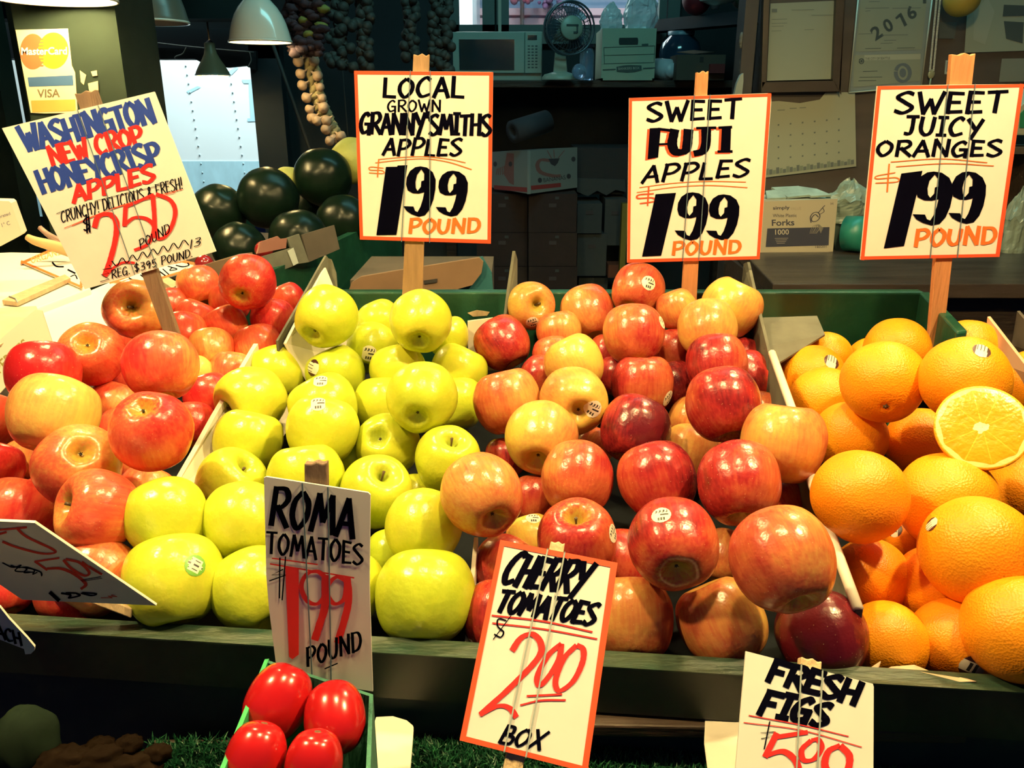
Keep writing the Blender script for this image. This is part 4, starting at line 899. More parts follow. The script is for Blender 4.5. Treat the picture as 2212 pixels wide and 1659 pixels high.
tag(cb.build('cable'), 'thin pale cable strung below the dark ceiling beams above the yard opening', 'cable')
aw = MB(); p_ = [PY(x, y, YB-.14) for x, y in ((240, 132), (300, 128), (420, 127), (440, 138), (490, 146), (530, 142), (552, 152), (553, 110), (240, 100))]; aw.slab(p_, .06, m_void)
struct('trim_4', aw)
# ---- pillar with card decal
mp_ = M('pillar_green_paint', (.015, .025, .019), .9, (6, .45), spec=.1); Yp = 2.05
xa, xb = PY(42, 120, Yp).x, PY(262, 120, Yp).x
struct('trim_5', MB().aabb(xa, xb, Yp, Yp+.22, 0, 3.55, mp_))
struct('trim_6', MB().aabb(PY(62, 300, 2.6).x, PY(76, 300, 2.6).x, 2.6, 2.7, 0, 3.55, M('pillar_green_paint', 0)))
struct('trim_7', MB().aabb(-2.9, PY(20, 300, 2.9).x, 2.9, 3.0, 0, 3.55, M('pillar_green_paint', 0)))
c = Card(140, 150, Yp/ray(140, 150).y, (0, -1, 0), (0, 0, 3.95)); c.o.y -= .003
c.board([(132, 255), (578, 243), (612, 560), (640, 620), (662, 962), (380, 968), (262, 962)], .0015, M('decal_cream', (.62, .50, .30), .4))
def disc(cx, cy, rx, ry, m, lift=None, a0=0, a1=6.2832, n=40): c.fill([(cx+rx*math.cos(a0+(a1-a0)*i/n), cy+ry*math.sin(a0+(a1-a0)*i/n)) for i in range(n)], m, lift)
m_dr, m_do = M('decal_red', (.55, .10, .04), .4), M('decal_amber', (.68, .26, .02), .4)
disc(280, 440, 110, 152, m_dr); disc(455, 432, 130, 155, m_do)
for k in range(9): c.fill([(295, 330+k*28), (372, 330+k*28), (372, 342+k*28), (295, 342+k*28)], m_dr)
m_dw = M('decal_white', (.85, .78, .60), .4); c.text('MasterCard', (182, 470), (572, 466), 66, m_dw, .02)
c.fill([(235, 660), (620, 642), (628, 728), (248, 740)], M('decal_blue', (.03, .07, .16), .35)); c.text('VISA', (318, 834), (512, 830), 72, M('decal_text', (.10, .08, .05), .4), .02)
c.fill([(265, 858), (642, 848), (648, 945), (275, 958)], M('decal_gold', (.58, .26, .06), .4))
tag(c.build('card_decal'), 'worn payment card decal with two circles on the green pillar', 'sticker')
for k, (q, lab) in enumerate((([(680, 600), (735, 640), (715, 725), (690, 700)], 'torn tan paper scrap on the pillar nearest the payment decal'), ([(775, 610), (825, 600), (830, 645), (790, 650)], 'small tan paper scrap high on the pillar'), ([(750, 712), (835, 690), (840, 790), (800, 830), (760, 770)], 'tan paper scrap with tape on the pillar above the stake end'))):
    c = Card(190, 165, Yp/ray(190, 165).y, (0, -1, 0), (0, 0, 3.95)); c.o.y -= .0015*(k+1); c.board(q, .0008, M('tan_paper', (.40, .33, .18), .8)); tag(c.build('paper_scrap'), lab, 'paper', 'paper scraps on the pillar')
# ---------------------------------------------------------------- pendant lamps, each with its own light
m_bulb = M('lamp_bulb', (1, .9, .7), .3, emit=((1.0, .72, .34), 14))
def lamp(loc, r, label, power, flare=0, radius=.035, top=3.55, hb=.82, shade=None):
    t = T('pendant_lamp', label, 'lamp', loc, 'pendant lamps'); L = Vector(loc)
    pr = [(1, 0), (1.0, .05), (.975, .13), (.93, .34), (.86, .58), (.76, .82), (.62, 1.05), (.45, 1.24), (.36, 1.32), (.36, 1.62), (.30, 1.68)] if not flare else [(1, 0), (.98, .06), (.92, .22), (.74, .55), (.52, .9), (.37, 1.2), (.31, 1.45), (.31, 1.75), (.26, 1.8)]
    mb = MB(); mb.lathe([(a*r, h*r) for a, h in pr], shade or m_enamel, L, n=48); mb.lathe([(a*r-.0035, h*r) for a, h in pr[:-2]], m_enamel_in, L, n=48); mb.lathe([(r-.0035, 0), (r+.001, -.001), (r+.002, .004), (r, .006)], m_enamel, L, n=48); mb.build('lamp_shade', t)
    mb = MB(); mb.tube([L+Vector((0, 0, 1.6*r)), (L.x, L.y, top)], .005, m_cord, 8); mb.lathe([(.3*r, 1.66*r), (.2*r, 1.85*r), (.06*r, 1.95*r)], m_cord, L); mb.build('cord', t)
    MB().ball(L+Vector((0, 0, hb*r)), .24*r, m_bulb if power else m_cord, 16, 10, (1, 1, 1.25)).build('bulb', t)
    if not power: return t
    ld = bpy.data.lights.new('lamp_light', 'POINT'); ld.energy = power; ld.color = WARM; ld.shadow_soft_size = radius
    lo = bpy.data.objects.new('lamp_light', ld); C.objects.link(lo); lo.parent = t; lo.location = (0, 0, .40*r)
KW = 2.5
lamp(P(563, 92, 2.66), .098, 'cream bell lamp with bright rim hanging in front of the garlic', 6)
lamp(P(460, 163, 4.45), .090, 'small glowing flared lamp hanging in front of the white truck', 5, 1, hb=.03, shade=M('tan_enamel', (.42, .30, .16), .4))
lamp(P(322, 50, 2.45), .113, 'unlit dark grey lamp at the top beside the pillar', 0, shade=M('grey_enamel', (.10, .105, .08), .3))
lamp(P(124, 2, 1.75), .118, 'glaring lamp at the top edge in front of the pillar', 8*KW)
for x, y, p, lab in ((-.42, 1.30, 11, 'lamp over the rear of the granny smith apples'), (.68, 1.30, 16, 'lamp over the rear of the oranges'), (-.74, .57, 26, 'lamp over the front of the honeycrisp apples'), (.05, .54, 11.5, 'lamp over the front of the stand'), (.68, .57, 25, 'lamp over the front of the oranges')):
    lamp((x, y, HC+.66), .10, 'cream bell '+lab+', hung above the picture', p*KW)
# ---------------------------------------------------------------- fruit stand
ZL = HC-.447
def lipy(x): return 1327+x*.0622
st = T('fruit_stand', 'green painted fruit stand with chipped front board and sloping tray', 'produce stand', (0, .95, 0))
la, lb = PZ(-420, lipy(-420), ZL), PZ(2620, lipy(2620), ZL); lc, ld_ = PZ(-420, lipy(-420)+35, ZL), PZ(2620, lipy(2620)+35, ZL)
lb = lb+(lb-la)*.26; ld_ = ld_+(ld_-lc)*.26
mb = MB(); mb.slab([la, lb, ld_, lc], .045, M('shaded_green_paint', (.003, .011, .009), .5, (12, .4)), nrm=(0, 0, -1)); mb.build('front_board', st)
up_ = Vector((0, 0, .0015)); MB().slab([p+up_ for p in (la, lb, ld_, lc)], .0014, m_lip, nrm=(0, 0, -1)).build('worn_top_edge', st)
# tray floor and front apron
mb = MB(); X0, X1 = la.x-.02, lb.x+.1
fl = [(X0, la.y-.01, tray_z(la.y)-.012), (X1, lb.y-.01, tray_z(lb.y)-.012), (X1, 1.24, tray_z(1.24)-.012), (PY(690, 640, 1.24).x, 1.24, tray_z(1.24)-.012), (PY(690, 640, 1.24).x, 1.30, tray_z(1.30)-.012), (-.59, 1.30, tray_z(1.30)-.012), (-.63, 1.10, tray_z(1.10)-.012), (X0, 1.10, tray_z(1.10)-.012)]
mb.slab(fl, .015, M('black_tray_floor', (.006, .008, .010), .9, spec=.1), nrm=(0, 0, -1)); mb.build('tray_floor', st)  # floor blackened so the gaps between fruit look deeply shaded
mb = MB(); dn = Vector((0, 0, -.16)); off = (lc-la).normalized()*-.012
mb.slab([lc+off+Vector((0, 0, -.04)), ld_+off+Vector((0, 0, -.04)), ld_+off+dn, lc+off+dn], .015, m_void, nrm=(0, 1, 0)); mb.build('apron', st)
YBB = 1.245; ztop = PY(1300, 631, YBB).z
mb = MB(); mb.aabb(PY(690, 640, YBB).x, PY(1998, 640, YBB).x, YBB, YBB+.022, tray_z(1.24)-.03, ztop, m_green); mb.build('back_board', st, bevel=.003)
p0, p1 = PY(1985, 640, YBB), PZ(2062, 712, ztop); p0.z = p1.z = ztop; dd = (p1-p0).normalized(); sd = Vector((-dd.y, dd.x, 0))
mb = MB(); mb.slab([p0, p1+dd*.01, p1+dd*.01-Vector((0, 0, .13)), p0-Vector((0, 0, .13))], .018, m_green, nrm=Vector((1, .3, 0)).normalized()); mb.build('side_board', st, bevel=.003)
for x in (-.62, .62):
    for y, z in ((.70, .51), (1.0, .45)): MB().aabb(x-.04, x+.04, y, y+.08, 0, HC-z, m_dark).build('leg', st)
# chipped bare patch on the back board
mb = MB(); mb.slab([PY(1010, 676, YBB-.001), PY(1030, 670, YBB-.001), PY(1058, 674, YBB-.001), PY(1052, 682, YBB-.001), PY(1022, 684, YBB-.001)], .001, m_stake_l, nrm=(0, 1, 0)); mb.build('bare_patch', st)
# ---- turf
def turf(name, label, zone, zf, nb, h, seed, col=((.005, .060, .022), (.012, .11, .035))):
    rs = np.random.RandomState(seed); x0, x1, y0, y1 = zone
    mb = MB(); ms = [M('turf_green', col[0], .45), M('turf_light_green', col[1], .45)]
    q = [(x0, y0, zf(x0, y0)), (x1, y0, zf(x1, y0)), (x1, y1, zf(x1, y1)), (x0, y1, zf(x0, y1))]; mb.slab(q, .004, M('turf_backing', (.008, .05, .02), .9), nrm=(0, 0, -1))
    v = []; f = []; mi = []
    X = rs.uniform(x0, x1, nb); Y = rs.uniform(y0, y1, nb); A = rs.uniform(0, 6.28, nb); Hh = h*rs.uniform(.6, 1.25, nb); LX = rs.normal(0, .5, nb)*h; LY = rs.normal(0, .5, nb)*h; wv = h*.13
    for i in range(nb):
        z = zf(X[i], Y[i]); ca, sa = math.cos(A[i])*wv, math.sin(A[i])*wv; k = len(v)
        v += [(X[i]-ca, Y[i]-sa, z), (X[i]+ca, Y[i]+sa, z), (X[i]+LX[i]*.4+ca*.7, Y[i]+LY[i]*.4+sa*.7, z+Hh[i]*.6), (X[i]+LX[i]*.4-ca*.7, Y[i]+LY[i]*.4-sa*.7, z+Hh[i]*.6), (X[i]+LX[i], Y[i]+LY[i], z+Hh[i])]
        f += [(k, k+1, k+2, k+3), (k+3, k+2, k+4)]
    k = len(mb.v); mb.v += v; a = [mb.mi(m) for m in ms]
    for i in range(nb):
        for q in f[2*i:2*i+2]: mb.f.append([b+k for b in q]); mb.m.append(a[1] if i % 4 == 0 else a[0]); mb.sm.append(False)
    return tag(mb.build(name), label, 'artificial grass', kind='stuff')
xq = PY(1640, 700, 1.1).x
turf('artificial_turf', 'dark green artificial turf on the empty back corner of the tray', (xq, PY(2040, 700, 1.1).x-.02, .98, 1.238), lambda x, y: tray_z(y)-.006, 9000, .006, 5)
ZS = HC-.540
turf('artificial_turf', 'green artificial turf on the lower shelf under the fruit stand', (PZ(330, 1600, ZS).x, .62, .455, .598), lambda x, y: ZS, 42000, .0085, 6)
mb = MB(); mb.aabb(PZ(318, 1600, ZS).x, .62, .34, .61, ZS-.05, ZS-.006, m_dark); o = mb.build('lower_shelf', bevel=.003); tag(o, 'dark lower shelf board under the turf in front of the stand', 'shelf')
mb = MB(); mb.aabb(PZ(318, 1600, ZS).x+.02, .60, .36, .60, 0, ZS-.051, m_void); tag(mb.build('shelf_base'), 'dark base cabinet holding up the lower turf shelf', 'cabinet')
# brown ledge boards between turf and tray
za = HC-.495
mb = MB(); a_, b_ = PZ(1130, 1528, za), PZ(2560, 1556, za); mb.slab([a_, b_, b_+Vector((0, -.02, 0)), a_+Vector((0, -.02, 0))], .012, m_brown, nrm=(0, 0, -1)); tag(mb.build('ledge_board', bevel=.002), 'thin brown ledge board running under the front of the stand', 'board')
# torn foam edge behind the turf
mb = MB(); ps = [(1878, 1590), (1915, 1586), (1935, 1604), (1990, 1592), (2040, 1596), (2064, 1616), (2120, 1606), (2212, 1608), (2300, 1600), (2300, 1640), (1878, 1634)]
mb.slab([PY(x, y, .592) for x, y in ps], .008, m_foam, nrm=(0, 1, 0)); tag(mb.build('foam_strip'), 'torn white foam edge behind the turf near the fig sign', 'foam')
mb = MB(); ps = [(1536, 1578), (1560, 1570), (1618, 1568), (1640, 1575), (1640, 1720), (1545, 1720), (1534, 1640)]
mb.slab([PY(x, y, .565-(y-1568)*.0007) for x, y in ps], .025, m_foam, nrm=(0, 1, -.2)); tag(mb.build('foam_block', bevel=.003), 'white foam block behind the fig sign', 'foam')
mb = MB(); ps = [(800, 1582), (840, 1580), (872, 1590), (888, 1604), (880, 1700), (800, 1710)]
mb.slab([PY(x, y, .570-(y-1580)*.0007) for x, y in ps], .025, m_foam, nrm=(0, 1, -.2)); tag(mb.build('foam_block', bevel=.003), 'white foam block beside the tomato basket', 'foam')
# ---- cardboard dividers between the piles
def divider(name, label, pts, th, m, cat='divider', nrm=None):
    mb = MB(); mb.slab(pts, th, m, nrm=nrm); return tag(mb.build(name), label, cat, 'cardboard dividers between the piles')
def down(p, k): return Vector((p.x, p.y, max(tray_z(p.y)-.004, p.z-k)))
def wall_of(pp, k, th, m, label, lean=0, edge=None):
    top = [P(*q) for q in pp]; o = divider('cardboard_divider', label, top+[down(p, k)+Vector((lean, 0, 0)) for p in reversed(top)], th, m, nrm=Vector((1, -.12, 0)).normalized())
    if edge:
        e = MB(); e.tube([p+Vector((.002, 0, .001)) for p in top], .0048, edge, 8); e.build('top_edge', o)
    return o
wall_of([(368, 1052, .93), (412, 976, .965), (455, 898, 1.01), (500, 822, 1.06), (538, 758, 1.11), (548, 742, 1.125), (552, 768, 1.13)], .12, .006, m_white_card, 'white cardboard divider with torn tip between honeycrisp and granny smith apples', .05)
wall_of([(612, 742, 1.11), (648, 672, 1.15), (690, 588, 1.21), (698, 578, 1.22), (716, 622, 1.225)], .14, .004, m_white_card, 'white pointed cardboard panel behind the back granny smith apple', .05)
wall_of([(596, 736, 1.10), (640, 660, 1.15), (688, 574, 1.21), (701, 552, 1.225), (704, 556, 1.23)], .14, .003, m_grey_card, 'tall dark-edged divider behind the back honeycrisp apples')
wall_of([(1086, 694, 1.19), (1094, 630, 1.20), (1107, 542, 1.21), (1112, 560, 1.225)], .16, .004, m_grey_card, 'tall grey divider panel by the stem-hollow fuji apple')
divider('cardboard_divider', 'white cardboard corner behind the brick-red fuji apple', [P(1010, 694, 1.21), P(1088, 684, 1.21), P(1086, 800, 1.235), P(1012, 800, 1.235)], .004, m_white_card)
wall_of([(1003, 1400, .748), (1012, 1300, .775), (1020, 1200, .80), (1024, 1160, .815)], .06, .004, m_white_card, 'pale divider between granny smith and fuji apples with a dark shadowed side')
wall_of([(1848, 1318, .705), (1816, 1230, .74), (1782, 1135, .785), (1750, 1046, .83), (1712, 900, .93), (1664, 764, 1.06)], .10, .006, m_grey_card, 'white-edged divider between fuji apples and oranges', edge=m_white_card)  # grey body also carries the shade of its face; the edge stays white
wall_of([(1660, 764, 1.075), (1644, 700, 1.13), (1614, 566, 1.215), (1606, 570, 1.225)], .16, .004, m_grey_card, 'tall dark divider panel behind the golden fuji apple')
divider('cardboard_flap', 'grey cardboard flap on the turf beside the back orange', [P(1645, 686, 1.17), P(1765, 682, 1.17), P(1782, 722, 1.12), P(1672, 790, 1.08), P(1650, 750, 1.1)], .003, m_grey_card)
divider('cardboard_divider', 'pinkish cardboard panel behind the oranges at the picture edge', [P(2133, 684, 1.17), P(2232, 812, 1.05), P(2240, 880, 1.07), P(2125, 770, 1.17)], .004, M('pink_cardboard', (.55, .34, .22), .8))
divider('cardboard_divider', 'brown cardboard panel cut off at the picture edge behind the oranges', [P(2197, 672, 1.21), P(2290, 780, 1.1), P(2290, 870, 1.13), P(2185, 745, 1.22)], .004, m_kraft_d)
# paper lining under the front oranges
mb = MB(); a = [P(1846, 1452, .706), P(1868, 1450, .70), P(1902, 1428, .702), P(1890, 1458, .69), P(1855, 1468, .692)]; mb.slab(a, .001, M('tan_wrapping_paper', (.62, .44, .28), .8)); 
a = [P(1895, 1456, .69), P(1925, 1440, .694), P(1975, 1436, .70), P(2015, 1452, .69), P(2090, 1466, .677), P(2110, 1472, .672), P(1990, 1474, .68)]; mb.slab(a, .001, M('tan_wrapping_paper', 0))
tag(mb.build('wrapping_paper'), 'crumpled tan paper poking out above the front board under the oranges', 'paper')
# ---- tomatoes in a green pulp basket
m_tom = M('tomato_skin', (.52, .010, .012), .22, (4, .15), coat=.4)
m_bask = M('green_pulp_basket', (.055, .22, .14), .85, (26, .5), (60, .5), stretch=(1, 1, .35), col2=(.02, .10, .07)); m_bask_in = M('green_plastic_side', (.03, .35, .11), .5)
bt = T('berry_basket', 'green pulp basket of Roma tomatoes on the lower turf', 'basket', (PZ(640, 1640, ZS).x, .47, ZS))
tl, tr_, br, bl = P(572, 1424, .60), P(806, 1500, .575), P(800, 1672, .49), P(458, 1700, .47)
def side(a, b, m, nm):
    a2, b2 = Vector((a.x, a.y, ZS+.004)), Vector((b.x, b.y, ZS+.004)); ctr = (tl+br)/2; n_ = Vector((ctr.x-(a.x+b.x)/2, ctr.y-(a.y+b.y)/2, 0)).normalized(); a2 += n_*.001; b2 += n_*.001
    MB().slab([a, b, b2, a2], .003, m, nrm=n_).build(nm, bt)
side(tl, tr_, m_bask, 'end_wall'); side(tr_, br, m_bask, 'side_wall'); side(bl, tl, m_bask_in, 'side_wall'); side(br, bl, m_bask, 'end_wall')
MB().slab([Vector((p.x, p.y, ZS+.004)) for p in (tl, tr_, br, bl)], .003, m_bask, nrm=(0, 0, 1)).build('bottom', bt)
for cx, cy, rx, ry, d_, lab, ax in ((601, 1514, 69, 68, .560, 'Roma tomato at the back of the basket against the pale rim', (.3, .5, .6)), (723, 1548, 65, 66, .548, 'Roma tomato right under the Roma sign with a tiny scar', (-.2, .8, .5)), (552, 1636, 72, 58, .505, 'Roma tomato with a ridged shoulder at the front of the basket', (.2, .5, .8)), (678, 1650, 66, 58, .500, 'Roma tomato with a small split at the front of the basket', (.1, .4, .9))):
    r_ = math.sqrt(rx*ry)*d_/F; c0 = P(cx, cy, d_); me = bpy.data.meshes.new('roma_tomato'); mb = MB()
    pr = sm_prof([(.01, 1.08), (.12, 1.10), (.35, 1.10), (.68, .92), (.92, .5), (1, 0), (.95, -.5), (.72, -.95), (.38, -1.16), (.1, -1.22), (.01, -1.22)], 4)
    mb.lathe([(a*r_, h*r_) for a, h in pr], m_tom, n=40); a_ = Vector(ax).normalized()
    o = local_obj('roma_tomato', mb, mw=Matrix.Translation(c0) @ a_.to_track_quat('Z', 'Y').to_matrix().to_4x4()); tag(o, lab, 'tomato', 'Roma tomatoes in the basket')
    s2 = MB(); s2.lathe([(.0005, 1.10*r_), (.10*r_, 1.11*r_), (.13*r_, 1.095*r_)], m_stem, n=10); local_obj('stem_scar', s2, o)
# tomatoes under the visible ones
# ---- squash and roots low at the picture corner, shade darkened into their colours
m_sq = M('shaded_green_rind', (.012, .020, .014), .9, (7, .4), (20, .3), spec=.0)
m_gin = M('brown_root_skin', (.014, .009, .006), .9, (16, .5), (30, .4), spec=.0)
zc = HC-.66
mb = MB(); mb.aabb(-.75, PZ(318, 1600, ZS).x-.005, .30, .62, zc-.10, zc-.075, m_dark); tag(mb.build('low_bin'), 'dark low bin floor at the lower picture corner', 'bin')
mb = MB(); mb.ball(P(58, 1605, .66), .025, m_sq, 24, 16, (1.0, 1, 1.25), .12); o = tag(mb.build('squash'), 'dim grey-green squash in the shadow below the stand', 'squash')
for k, (x, y, r_, lab) in enumerate(((150, 1654, .017, 'knobbly brown root next to the squash'), (215, 1648, .016, 'brown root in the middle of the dark bin'), (278, 1668, .016, 'brown root beside the turf edge'))):
    mb = MB(); q = P(x, y, .64); mb.ball(q, r_, m_gin, 32, 24, (1.5, 1, .9), .35); mb.ball(q+Vector((r_*1.2, .01, r_*.5)), r_*.55, m_gin, 24, 16, (1.2, 1, .9), .3); tag(mb.build('ginger_root'), lab, 'root vegetable', 'brown roots in the low bin')
# ---------------------------------------------------------------- left counter behind the honeycrisp apples
m_wbox = M('white_box_board', (.84, .80, .70), .6); m_wbox2 = M('off_white_board', (.80, .72, .56), .7)
zc = HC-.335
ct = MB(); ct.aabb(-1.9, PZ(300, 640, zc-.06).x+.03, 1.18, 1.86, zc-.14, zc-.10, m_dark); ct.aabb(-1.85, PZ(300, 640, zc-.06).x, 1.2, 1.84, 0, zc-.14, m_void); tag(ct.build('side_counter'), 'dark counter carrying white boxes behind the honeycrisp apples', 'counter')
def flat(pts, z, th, m): return MB().slab([PZ(x, y, z) for x, y in pts], th, m, nrm=(0, 0, -1))
tag(flat([(-260, 700), (-160, 552), (20, 545), (118, 547), (196, 622), (84, 664), (0, 700)], zc, .10, m_wbox).build('white_box', bevel=.003), 'white box lid lying under the discarded sign and its stick', 'box', 'white boxes on the counter')
tag(flat([(84, 668), (196, 626), (262, 598), (330, 615), (300, 690), (150, 760), (60, 770)], zc-.012, .088, m_wbox).build('white_box', bevel=.003), 'white box lid right behind the stem-cavity honeycrisp apple', 'box', 'white boxes on the counter')
c = Card(20, 490, 1.42, (.1, -1, -.1), (0, 380, 3.95)); c.board([(-500, 200), (75, 215), (95, 232), (188, 490), (170, 512), (8, 598), (-500, 700)], .02, m_wbox2)
c.text('Keep refrigerated', (-180, 425), (92, 340), (-10, -34), M('print_grey_blue', (.16, .18, .26), .5)); c.text('34° F or 1° C', (-140, 490), (88, 415), (-10, -34), M('print_grey_blue', 0))
tag(c.build('white_carton'), 'white carton with refrigeration notice at the picture edge by the pillar', 'carton')
# lettered white bag box
c = Card(60, 750, 1.12, (.25, -1, .25), (0, 420, 3.77)); 
bt2 = T('asparagus_box', 'cream open box with large green lettering beside the honeycrisp apples', 'box', c.o)
c.board([(-420, 1560), (-420, 1330), (0, 1180), (290, 935), (340, 945), (428, 1215), (260, 1330), (0, 1620)], .004, m_wbox2); c.text('ASPERGES', (-90, 1540), (245, 1240), (-55, -68), M('print_olive', (.30, .27, .06), .6), .01); c.build('front_panel', bt2)
mb = MB(); mb.slab([P(-110, 670, 1.16), P(78, 661, 1.18), P(88, 690, 1.14), P(0, 745, 1.11), P(-110, 790, 1.10)], .004, M('pale_tan_paper', (.74, .58, .38), .8, (30, .2))); mb.build('inner_panel', bt2)
# discarded signs lying on the box lids
zs = zc+.004
t = T('price_sign', 'upturned price sign lying on the white boxes with a stick, lettered organic', 'price sign', PZ(120, 600, zs), 'price signs')
c = Card(120, 600, 1, (0, 0, 1), (0, 380, 3.95)); c.o = PZ(120, 600, zs)
q = [(175, 735), (520, 585), (720, 700), (700, 960)]; c.board(q, .002, m_card); c.border(q, 22, m_orange)
c.word('ORGANIC', (270, 745), (560, 655), (-10, -52), 9, M('faded_ochre_marker', (.55, .38, .10), .5)); c.ribbon([(445, 735), (480, 770), (545, 775)], 16, m_black, True); c.ribbon([(580, 800), (640, 830)], 16, m_black); c.ribbon([(600, 860), (640, 845), (660, 880)], 10, m_black, True); c.build('card', t)
mb = MB(); mb.slab([PZ(4, 648, zs+.006), PZ(20, 640, zs+.006), PZ(140, 592, zs+.006), PZ(152, 600, zs+.006), PZ(36, 652, zs+.006)], .008, m_stake_l, nrm=(0, 0, -1)); mb.build('stake', t, bevel=.001)
mb = MB(); mb.tube([PZ(20, 640, zs+.0075), PZ(34, 645, zs+.0075), PZ(38, 653, zs+.0075)], .0012, m_band2, 6); mb.build('rubber_band', t)
zs2 = zc+.006
t = T('price_sign', 'price sign lying upside down behind the hanging honeycrisp sign', 'price sign', PZ(330, 590, zs2), 'price signs')
c = Card(330, 590, 1, (0, 0, 1), (0, 380, 3.95)); c.o = PZ(330, 590, zs2)
q = [(930, 905), (1300, 770), (1560, 716), (1690, 745), (1640, 800), (1290, 905), (1060, 925)]; c.board(q, .002, m_card); c.border(q, 20, m_orange)
c.ribbon([(1600, 740), (1610, 762), (1560, 775), (1500, 762)], 12, m_black, True); c.ribbon([(1430, 770), (1510, 795), (1450, 805), (1470, 780)], 10, m_black, True); c.ribbon([(1340, 800), (1410, 850)], 12, m_black); c.ribbon([(1390, 795), (1440, 840)], 10, m_black); c.ribbon([(1200, 845), (1260, 890)], 11, m_black); c.ribbon([(1100, 870), (1170, 905)], 11, m_black); c.ribbon([(1240, 830), (1290, 880)], 10, m_black); c.build('card', t)
mb = MB(); mb.slab([PZ(345, 604, zs2), PZ(362, 598, zs2), PZ(388, 612, zs2), PZ(372, 622, zs2)], .01, m_stake_l, nrm=(0, 0, -1)); mb.build('stake', t)
# dried corn husks behind
mb = MB(); mb.tube(spline([P(57, 511, 1.75), P(75, 520, 1.75), P(110, 530, 1.76), P(160, 545, 1.8)]), [.002]+[.007+.0003*i for i in range(24)], M('yellow_husk', (.55, .38, .16), .7), 10); tag(mb.build('corn_cob'), 'yellow pointed corn cob sticking out beside the hanging sign', 'corn')
mb = MB()
for k in range(5): mb.tube(spline([P(84+k*6, 490+k*5, 1.8), P(102+k*5, 505+k*5, 1.8), P(140, 525+k*6, 1.8)]), [.002]+[.006]*15+[.004], M('striped_husk', (.42, .26, .20), .8, (40, .5)), 6)
tag(mb.build('corn_husk'), 'tuft of tan and purple corn husk behind the hanging sign', 'corn husk')
# ---------------------------------------------------------------- melon bin and cartons behind the back board
m_mel = M('watermelon_rind', (.0035, .011, .007), .30, (7, .55), spec=.16); m_yel = M('yellow_melon_rind', (.42, .44, .10), .6, (9, .4), (24, .3))
zm = HC-.31
mbn = T('melon_bin', 'green slanted melon bin rising behind the honeycrisp apples', 'bin', (P(640, 560, 1.8).x, 1.9, 0))
a, b = PZ(440, 652, zm), PZ(785, 494, zm); ex = (b-a).normalized(); nb_ = Vector((-ex.y, ex.x, 0)); nb_ = nb_ if nb_.x < 0 else -nb_
b = b+ex*.35
mb = MB(); mb.slab([a, b, b-Vector((0, 0, .26)), a-Vector((0, 0, .26))], .02, m_green, nrm=nb_); mb.build('front_panel', mbn, bevel=.002)
a2 = a+ex*.58
mb = MB(); mb.slab([a2+nb_*.02-Vector((0, 0, .09)), b+nb_*.02-Vector((0, 0, .09)), b+nb_*.46-Vector((0, 0, .07)), a2+nb_*.46-Vector((0, 0, .07))], .02, m_dark, nrm=(0, 0, -1)); mb.build('bin_floor', mbn)
mb = MB(); q = (a2+b)/2+nb_*.24; mb.box((q.x, q.y, (zm-.12)/2), ex*.25, nb_*.20, (0, 0, (zm-.12)/2), m_void); mb.build('bin_base', mbn)
mbk = MB(); mbk.slab([a2+nb_*.46-Vector((0, 0, .09)), b+nb_*.46-Vector((0, 0, .09)), b+nb_*.46+Vector((0, 0, .02)), a2+nb_*.46+Vector((0, 0, .02))], .018, m_green, nrm=nb_); mbk.build('back_panel', mbn)
for x, y, r, d_, lab, m in ((697, 383, 63, 2.20, 'dark watermelon on top of the melon pile below the garlic', m_mel), (579, 428, 66, 2.10, 'dark watermelon in the middle of the pile against the bright opening', m_mel), (472, 458, 60, 2.10, 'dark watermelon at the end of the pile beside the hanging sign', m_mel), (517, 536, 57, 1.93, 'dark watermelon low in front of the pile by the hanging sign', m_mel), (645, 516, 64, 1.98, 'glossy dark watermelon low behind the cardboard flaps', m_mel), (742, 478, 58, 2.12, 'dark watermelon half behind the granny smith sign', m_mel), (662, 448, 44, 2.28, 'watermelon in shadow in the centre of the pile', m_mel), (762, 348, 50, 2.28, 'netted yellow-green melon behind the granny smith sign edge', m_yel), (622, 394, 34, 2.24, 'yellow melon peeking between two dark watermelons', m_yel)):
    R_ = r*d_/F; mb = MB(); mb.ball(P(x, y, d_), R_, m, 40, 28, (1.0, 1.0, .98), .04); o = mb.build('watermelon' if m is m_mel else 'yellow_melon'); tag(o, lab, 'melon', 'melons in the slanted bin')
# open cardboard tray with cherries
ctr = T('cardboard_tray', 'open shabby cardboard tray with flaps in front of the watermelons', 'box', P(600, 570, 1.62), None)
for pts, m, nm in (([(652, 507), (722, 486), (734, 538), (668, 566)], m_kraft_d, 'flap'), ([(560, 534), (562, 523), (600, 510), (606, 516), (620, 514), (618, 536), (556, 548)], M('red_brown_cardboard', (.24, .10, .07), .8), 'flap'), ([(620, 514), (646, 505), (668, 566), (644, 570), (630, 540)], m_grey_card, 'flap'), ([(546, 560), (634, 534), (645, 570), (560, 604), (520, 620)], m_grey_card, 'side_panel'), ([(440, 572), (520, 548), (545, 545), (548, 560), (520, 618), (430, 640)], m_kraft, 'side_panel')):
    mb = MB(); mb.slab([P(x, y, 1.80-(740-x)*.0011) for x, y in pts], .004, m); mb.build(nm, ctr)
mb = MB(); mb.slab([P(x, y, 1.796-(740-x)*.0011) for x, y in ((621, 542), (634, 535), (645, 568), (634, 574))], .001, M('pale_printed_label', (.42, .46, .40), .7)); mb.build('label', ctr)
m_ch = M('dark_red_fruit', (.22, .012, .015), .2, coat=.5)
for x, y, r, d_, lab in ((441, 570, 20, 1.55, 'dark red glossy plum beside the lying sign'), (570, 540, 20, 1.72, 'red glossy plum inside the cardboard tray')):
    tag(MB().ball(P(x, y, d_), r*d_/F, m_ch, 24, 16).build('plum'), lab, 'plum')
